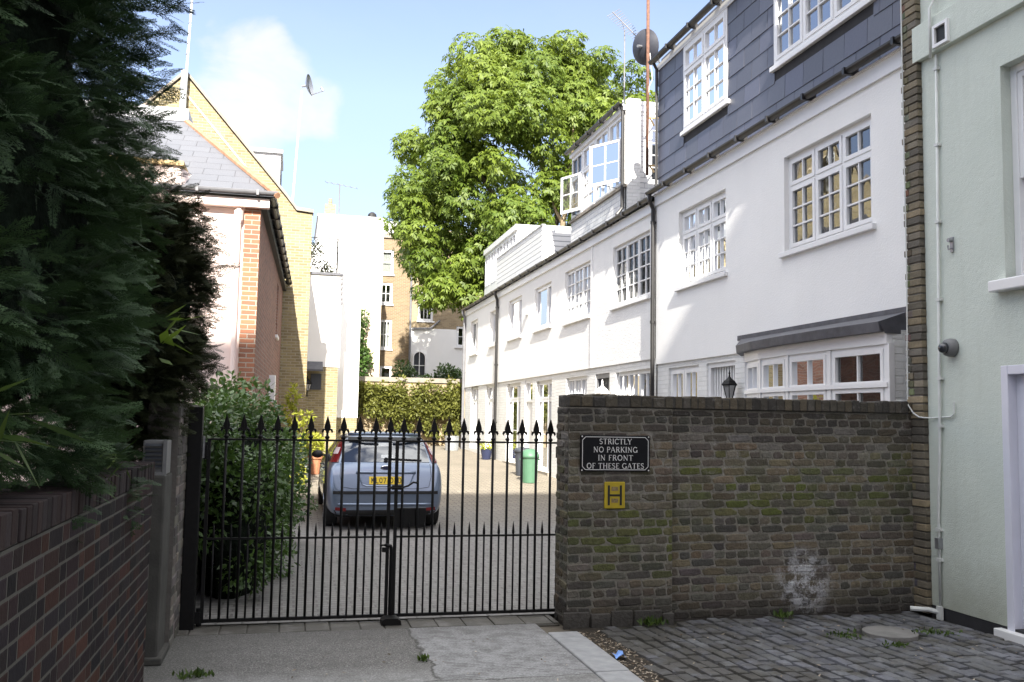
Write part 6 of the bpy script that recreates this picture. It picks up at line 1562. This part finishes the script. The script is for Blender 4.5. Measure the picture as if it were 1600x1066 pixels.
# ================================================================== LIGHT, SKY, CAMERA
sd = Vector((-.135, -1.0, .68)).normalized()      # towards the sun
el = math.asin(sd.z); rot = math.atan2(sd.x, sd.y)
w = bpy.data.worlds.new('World'); SC.world = w; w.use_nodes = True; nt = w.node_tree; nt.nodes.clear()
def wn(t_, ins=None, **props):
    nd = nt.nodes.new('ShaderNode' + t_)
    for k, v in props.items(): setattr(nd, k, v)
    for k, v in (ins or {}).items():
        if isinstance(v, bpy.types.NodeSocket): nt.links.new(v, nd.inputs[k])
        else: nd.inputs[k].default_value = v
    return nd
sky = wn('TexSky', sky_type='NISHITA', sun_disc=False, sun_elevation=el, sun_rotation=rot, air_density=1.0, dust_density=1.0, ozone_density=1.0)
dirn = wn('TexCoord').outputs['Generated']
SKY_S = .15
skc = wn('HueSaturation', {'Color': sky.outputs[0], 'Saturation': .92, 'Value': .60}).outputs[0]
skc = wn('VectorMath', {0: skc, 1: (1.05, .965, 1.0)}, operation='MULTIPLY').outputs[0]
hsep = wn('SeparateXYZ', {0: dirn}).outputs[2]
hk = wn('MapRange', {'Value': hsep, 'From Min': .05, 'From Max': .33, 'To Min': .50, 'To Max': 1.0}).outputs[0]
skc = wn('VectorMath', {0: skc, 'Scale': hk}, operation='SCALE').outputs[0]
bg = wn('Background', {'Color': skc, 'Strength': SKY_S})
wob = wn('VectorMath', {0: wn('TexNoise', {'Vector': dirn, 'Scale': 9.0, 'Detail': 5.0}).outputs[1], 1: (.5, .5, .5)}, operation='SUBTRACT').outputs[0]
wdir = wn('VectorMath', {0: dirn, 1: wn('VectorMath', {0: wob, 1: (.13, .13, .10)}, operation='MULTIPLY').outputs[0]}, operation='ADD').outputs[0]
wdir = wn('VectorMath', {0: wdir}, operation='NORMALIZE').outputs[0]
def cloud_blob(d, a0, a1):
    v = Vector(d).normalized(); dt = wn('VectorMath', {0: wdir, 1: tuple(v)}, operation='DOT_PRODUCT').outputs['Value']
    return wn('MapRange', {'Value': dt, 'From Min': math.cos(R(a1)), 'From Max': math.cos(R(a0))}, interpolation_type='SMOOTHSTEP').outputs[0]
mp = wn('Mapping', {'Vector': dirn, 'Scale': (1, 1, 2.0)}).outputs[0]
nz = wn('TexNoise', {'Vector': mp, 'Scale': 6.0, 'Detail': 9.0, 'Roughness': .60, 'Distortion': .4}).outputs[0]
b1 = cloud_blob((-.035, .94, .322), .5, 5.0); b2 = cloud_blob((-.085, .95, .300), .5, 4.6); b3 = cloud_blob((.012, .947, .312), .3, 3.6)
mx = wn('Math', {0: b1, 1: b2}, operation='MAXIMUM').outputs[0]; mx = wn('Math', {0: mx, 1: b3}, operation='MAXIMUM').outputs[0]
dens = wn('Math', {0: wn('Math', {0: mx, 1: .62}, operation='MULTIPLY').outputs[0], 1: nz}, operation='ADD').outputs[0]
cm_ = wn('MapRange', {'Value': dens, 'From Min': .74, 'From Max': 1.20, 'To Max': .85}, interpolation_type='SMOOTHSTEP').outputs[0]
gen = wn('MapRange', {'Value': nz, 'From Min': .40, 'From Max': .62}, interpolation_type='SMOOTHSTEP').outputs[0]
hz = wn('SeparateXYZ', {0: dirn}).outputs[2]
haze = wn('MapRange', {'Value': hz, 'From Min': .26, 'From Max': .06, 'To Min': 0.0, 'To Max': .10}).outputs[0]
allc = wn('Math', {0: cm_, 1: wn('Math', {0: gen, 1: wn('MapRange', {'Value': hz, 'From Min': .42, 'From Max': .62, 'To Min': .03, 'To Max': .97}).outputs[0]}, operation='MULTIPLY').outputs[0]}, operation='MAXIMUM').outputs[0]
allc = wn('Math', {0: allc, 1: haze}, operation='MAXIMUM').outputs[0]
cst = wn('MapRange', {'Value': hz, 'From Min': .43, 'From Max': .72, 'To Min': .34, 'To Max': 1.6}).outputs[0]  # unseen overhead cloud, added and brightened to lift the shaded foreground
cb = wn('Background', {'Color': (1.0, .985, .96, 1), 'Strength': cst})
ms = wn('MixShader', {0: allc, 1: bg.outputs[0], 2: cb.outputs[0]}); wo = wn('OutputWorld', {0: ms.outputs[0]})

sun = bpy.data.lights.new('sun', 'SUN'); sun.energy = 4.6; sun.angle = R(.53); sun.color = (1.0, .95, .86)
so = bpy.data.objects.new('sun', sun); COL.objects.link(so); so.rotation_euler = (-sd).to_track_quat('-Z', 'Y').to_euler()

cam = bpy.data.cameras.new('camera'); co = bpy.data.objects.new('camera', cam); COL.objects.link(co); SC.camera = co
cam.sensor_width = 36; cam.sensor_fit = 'HORIZONTAL'; cam.lens = 1450 / 1600 * 36; cam.clip_start = .05; cam.clip_end = 2000
yaw, pitch, roll = R(13.3836), R(4.771), R(1.0)
f = Vector((math.sin(yaw) * math.cos(pitch), math.cos(yaw) * math.cos(pitch), math.sin(pitch))); r0 = Vector((math.cos(yaw), -math.sin(yaw), 0)); u0 = r0.cross(f)
Rv = r0 * math.cos(roll) + u0 * math.sin(roll); Uv = u0 * math.cos(roll) - r0 * math.sin(roll)
co.matrix_world = Matrix(((Rv.x, Uv.x, -f.x, 0), (Rv.y, Uv.y, -f.y, 0), (Rv.z, Uv.z, -f.z, 1.75), (0, 0, 0, 1)))
SC.view_settings.view_transform = 'Standard'; SC.view_settings.look = 'None'; SC.view_settings.exposure = 0; SC.view_settings.gamma = 1
SC.cycles.film_exposure = 3.25
SC.cycles.max_bounces = 8; SC.cycles.transparent_max_bounces = 12; SC.cycles.use_denoising = True
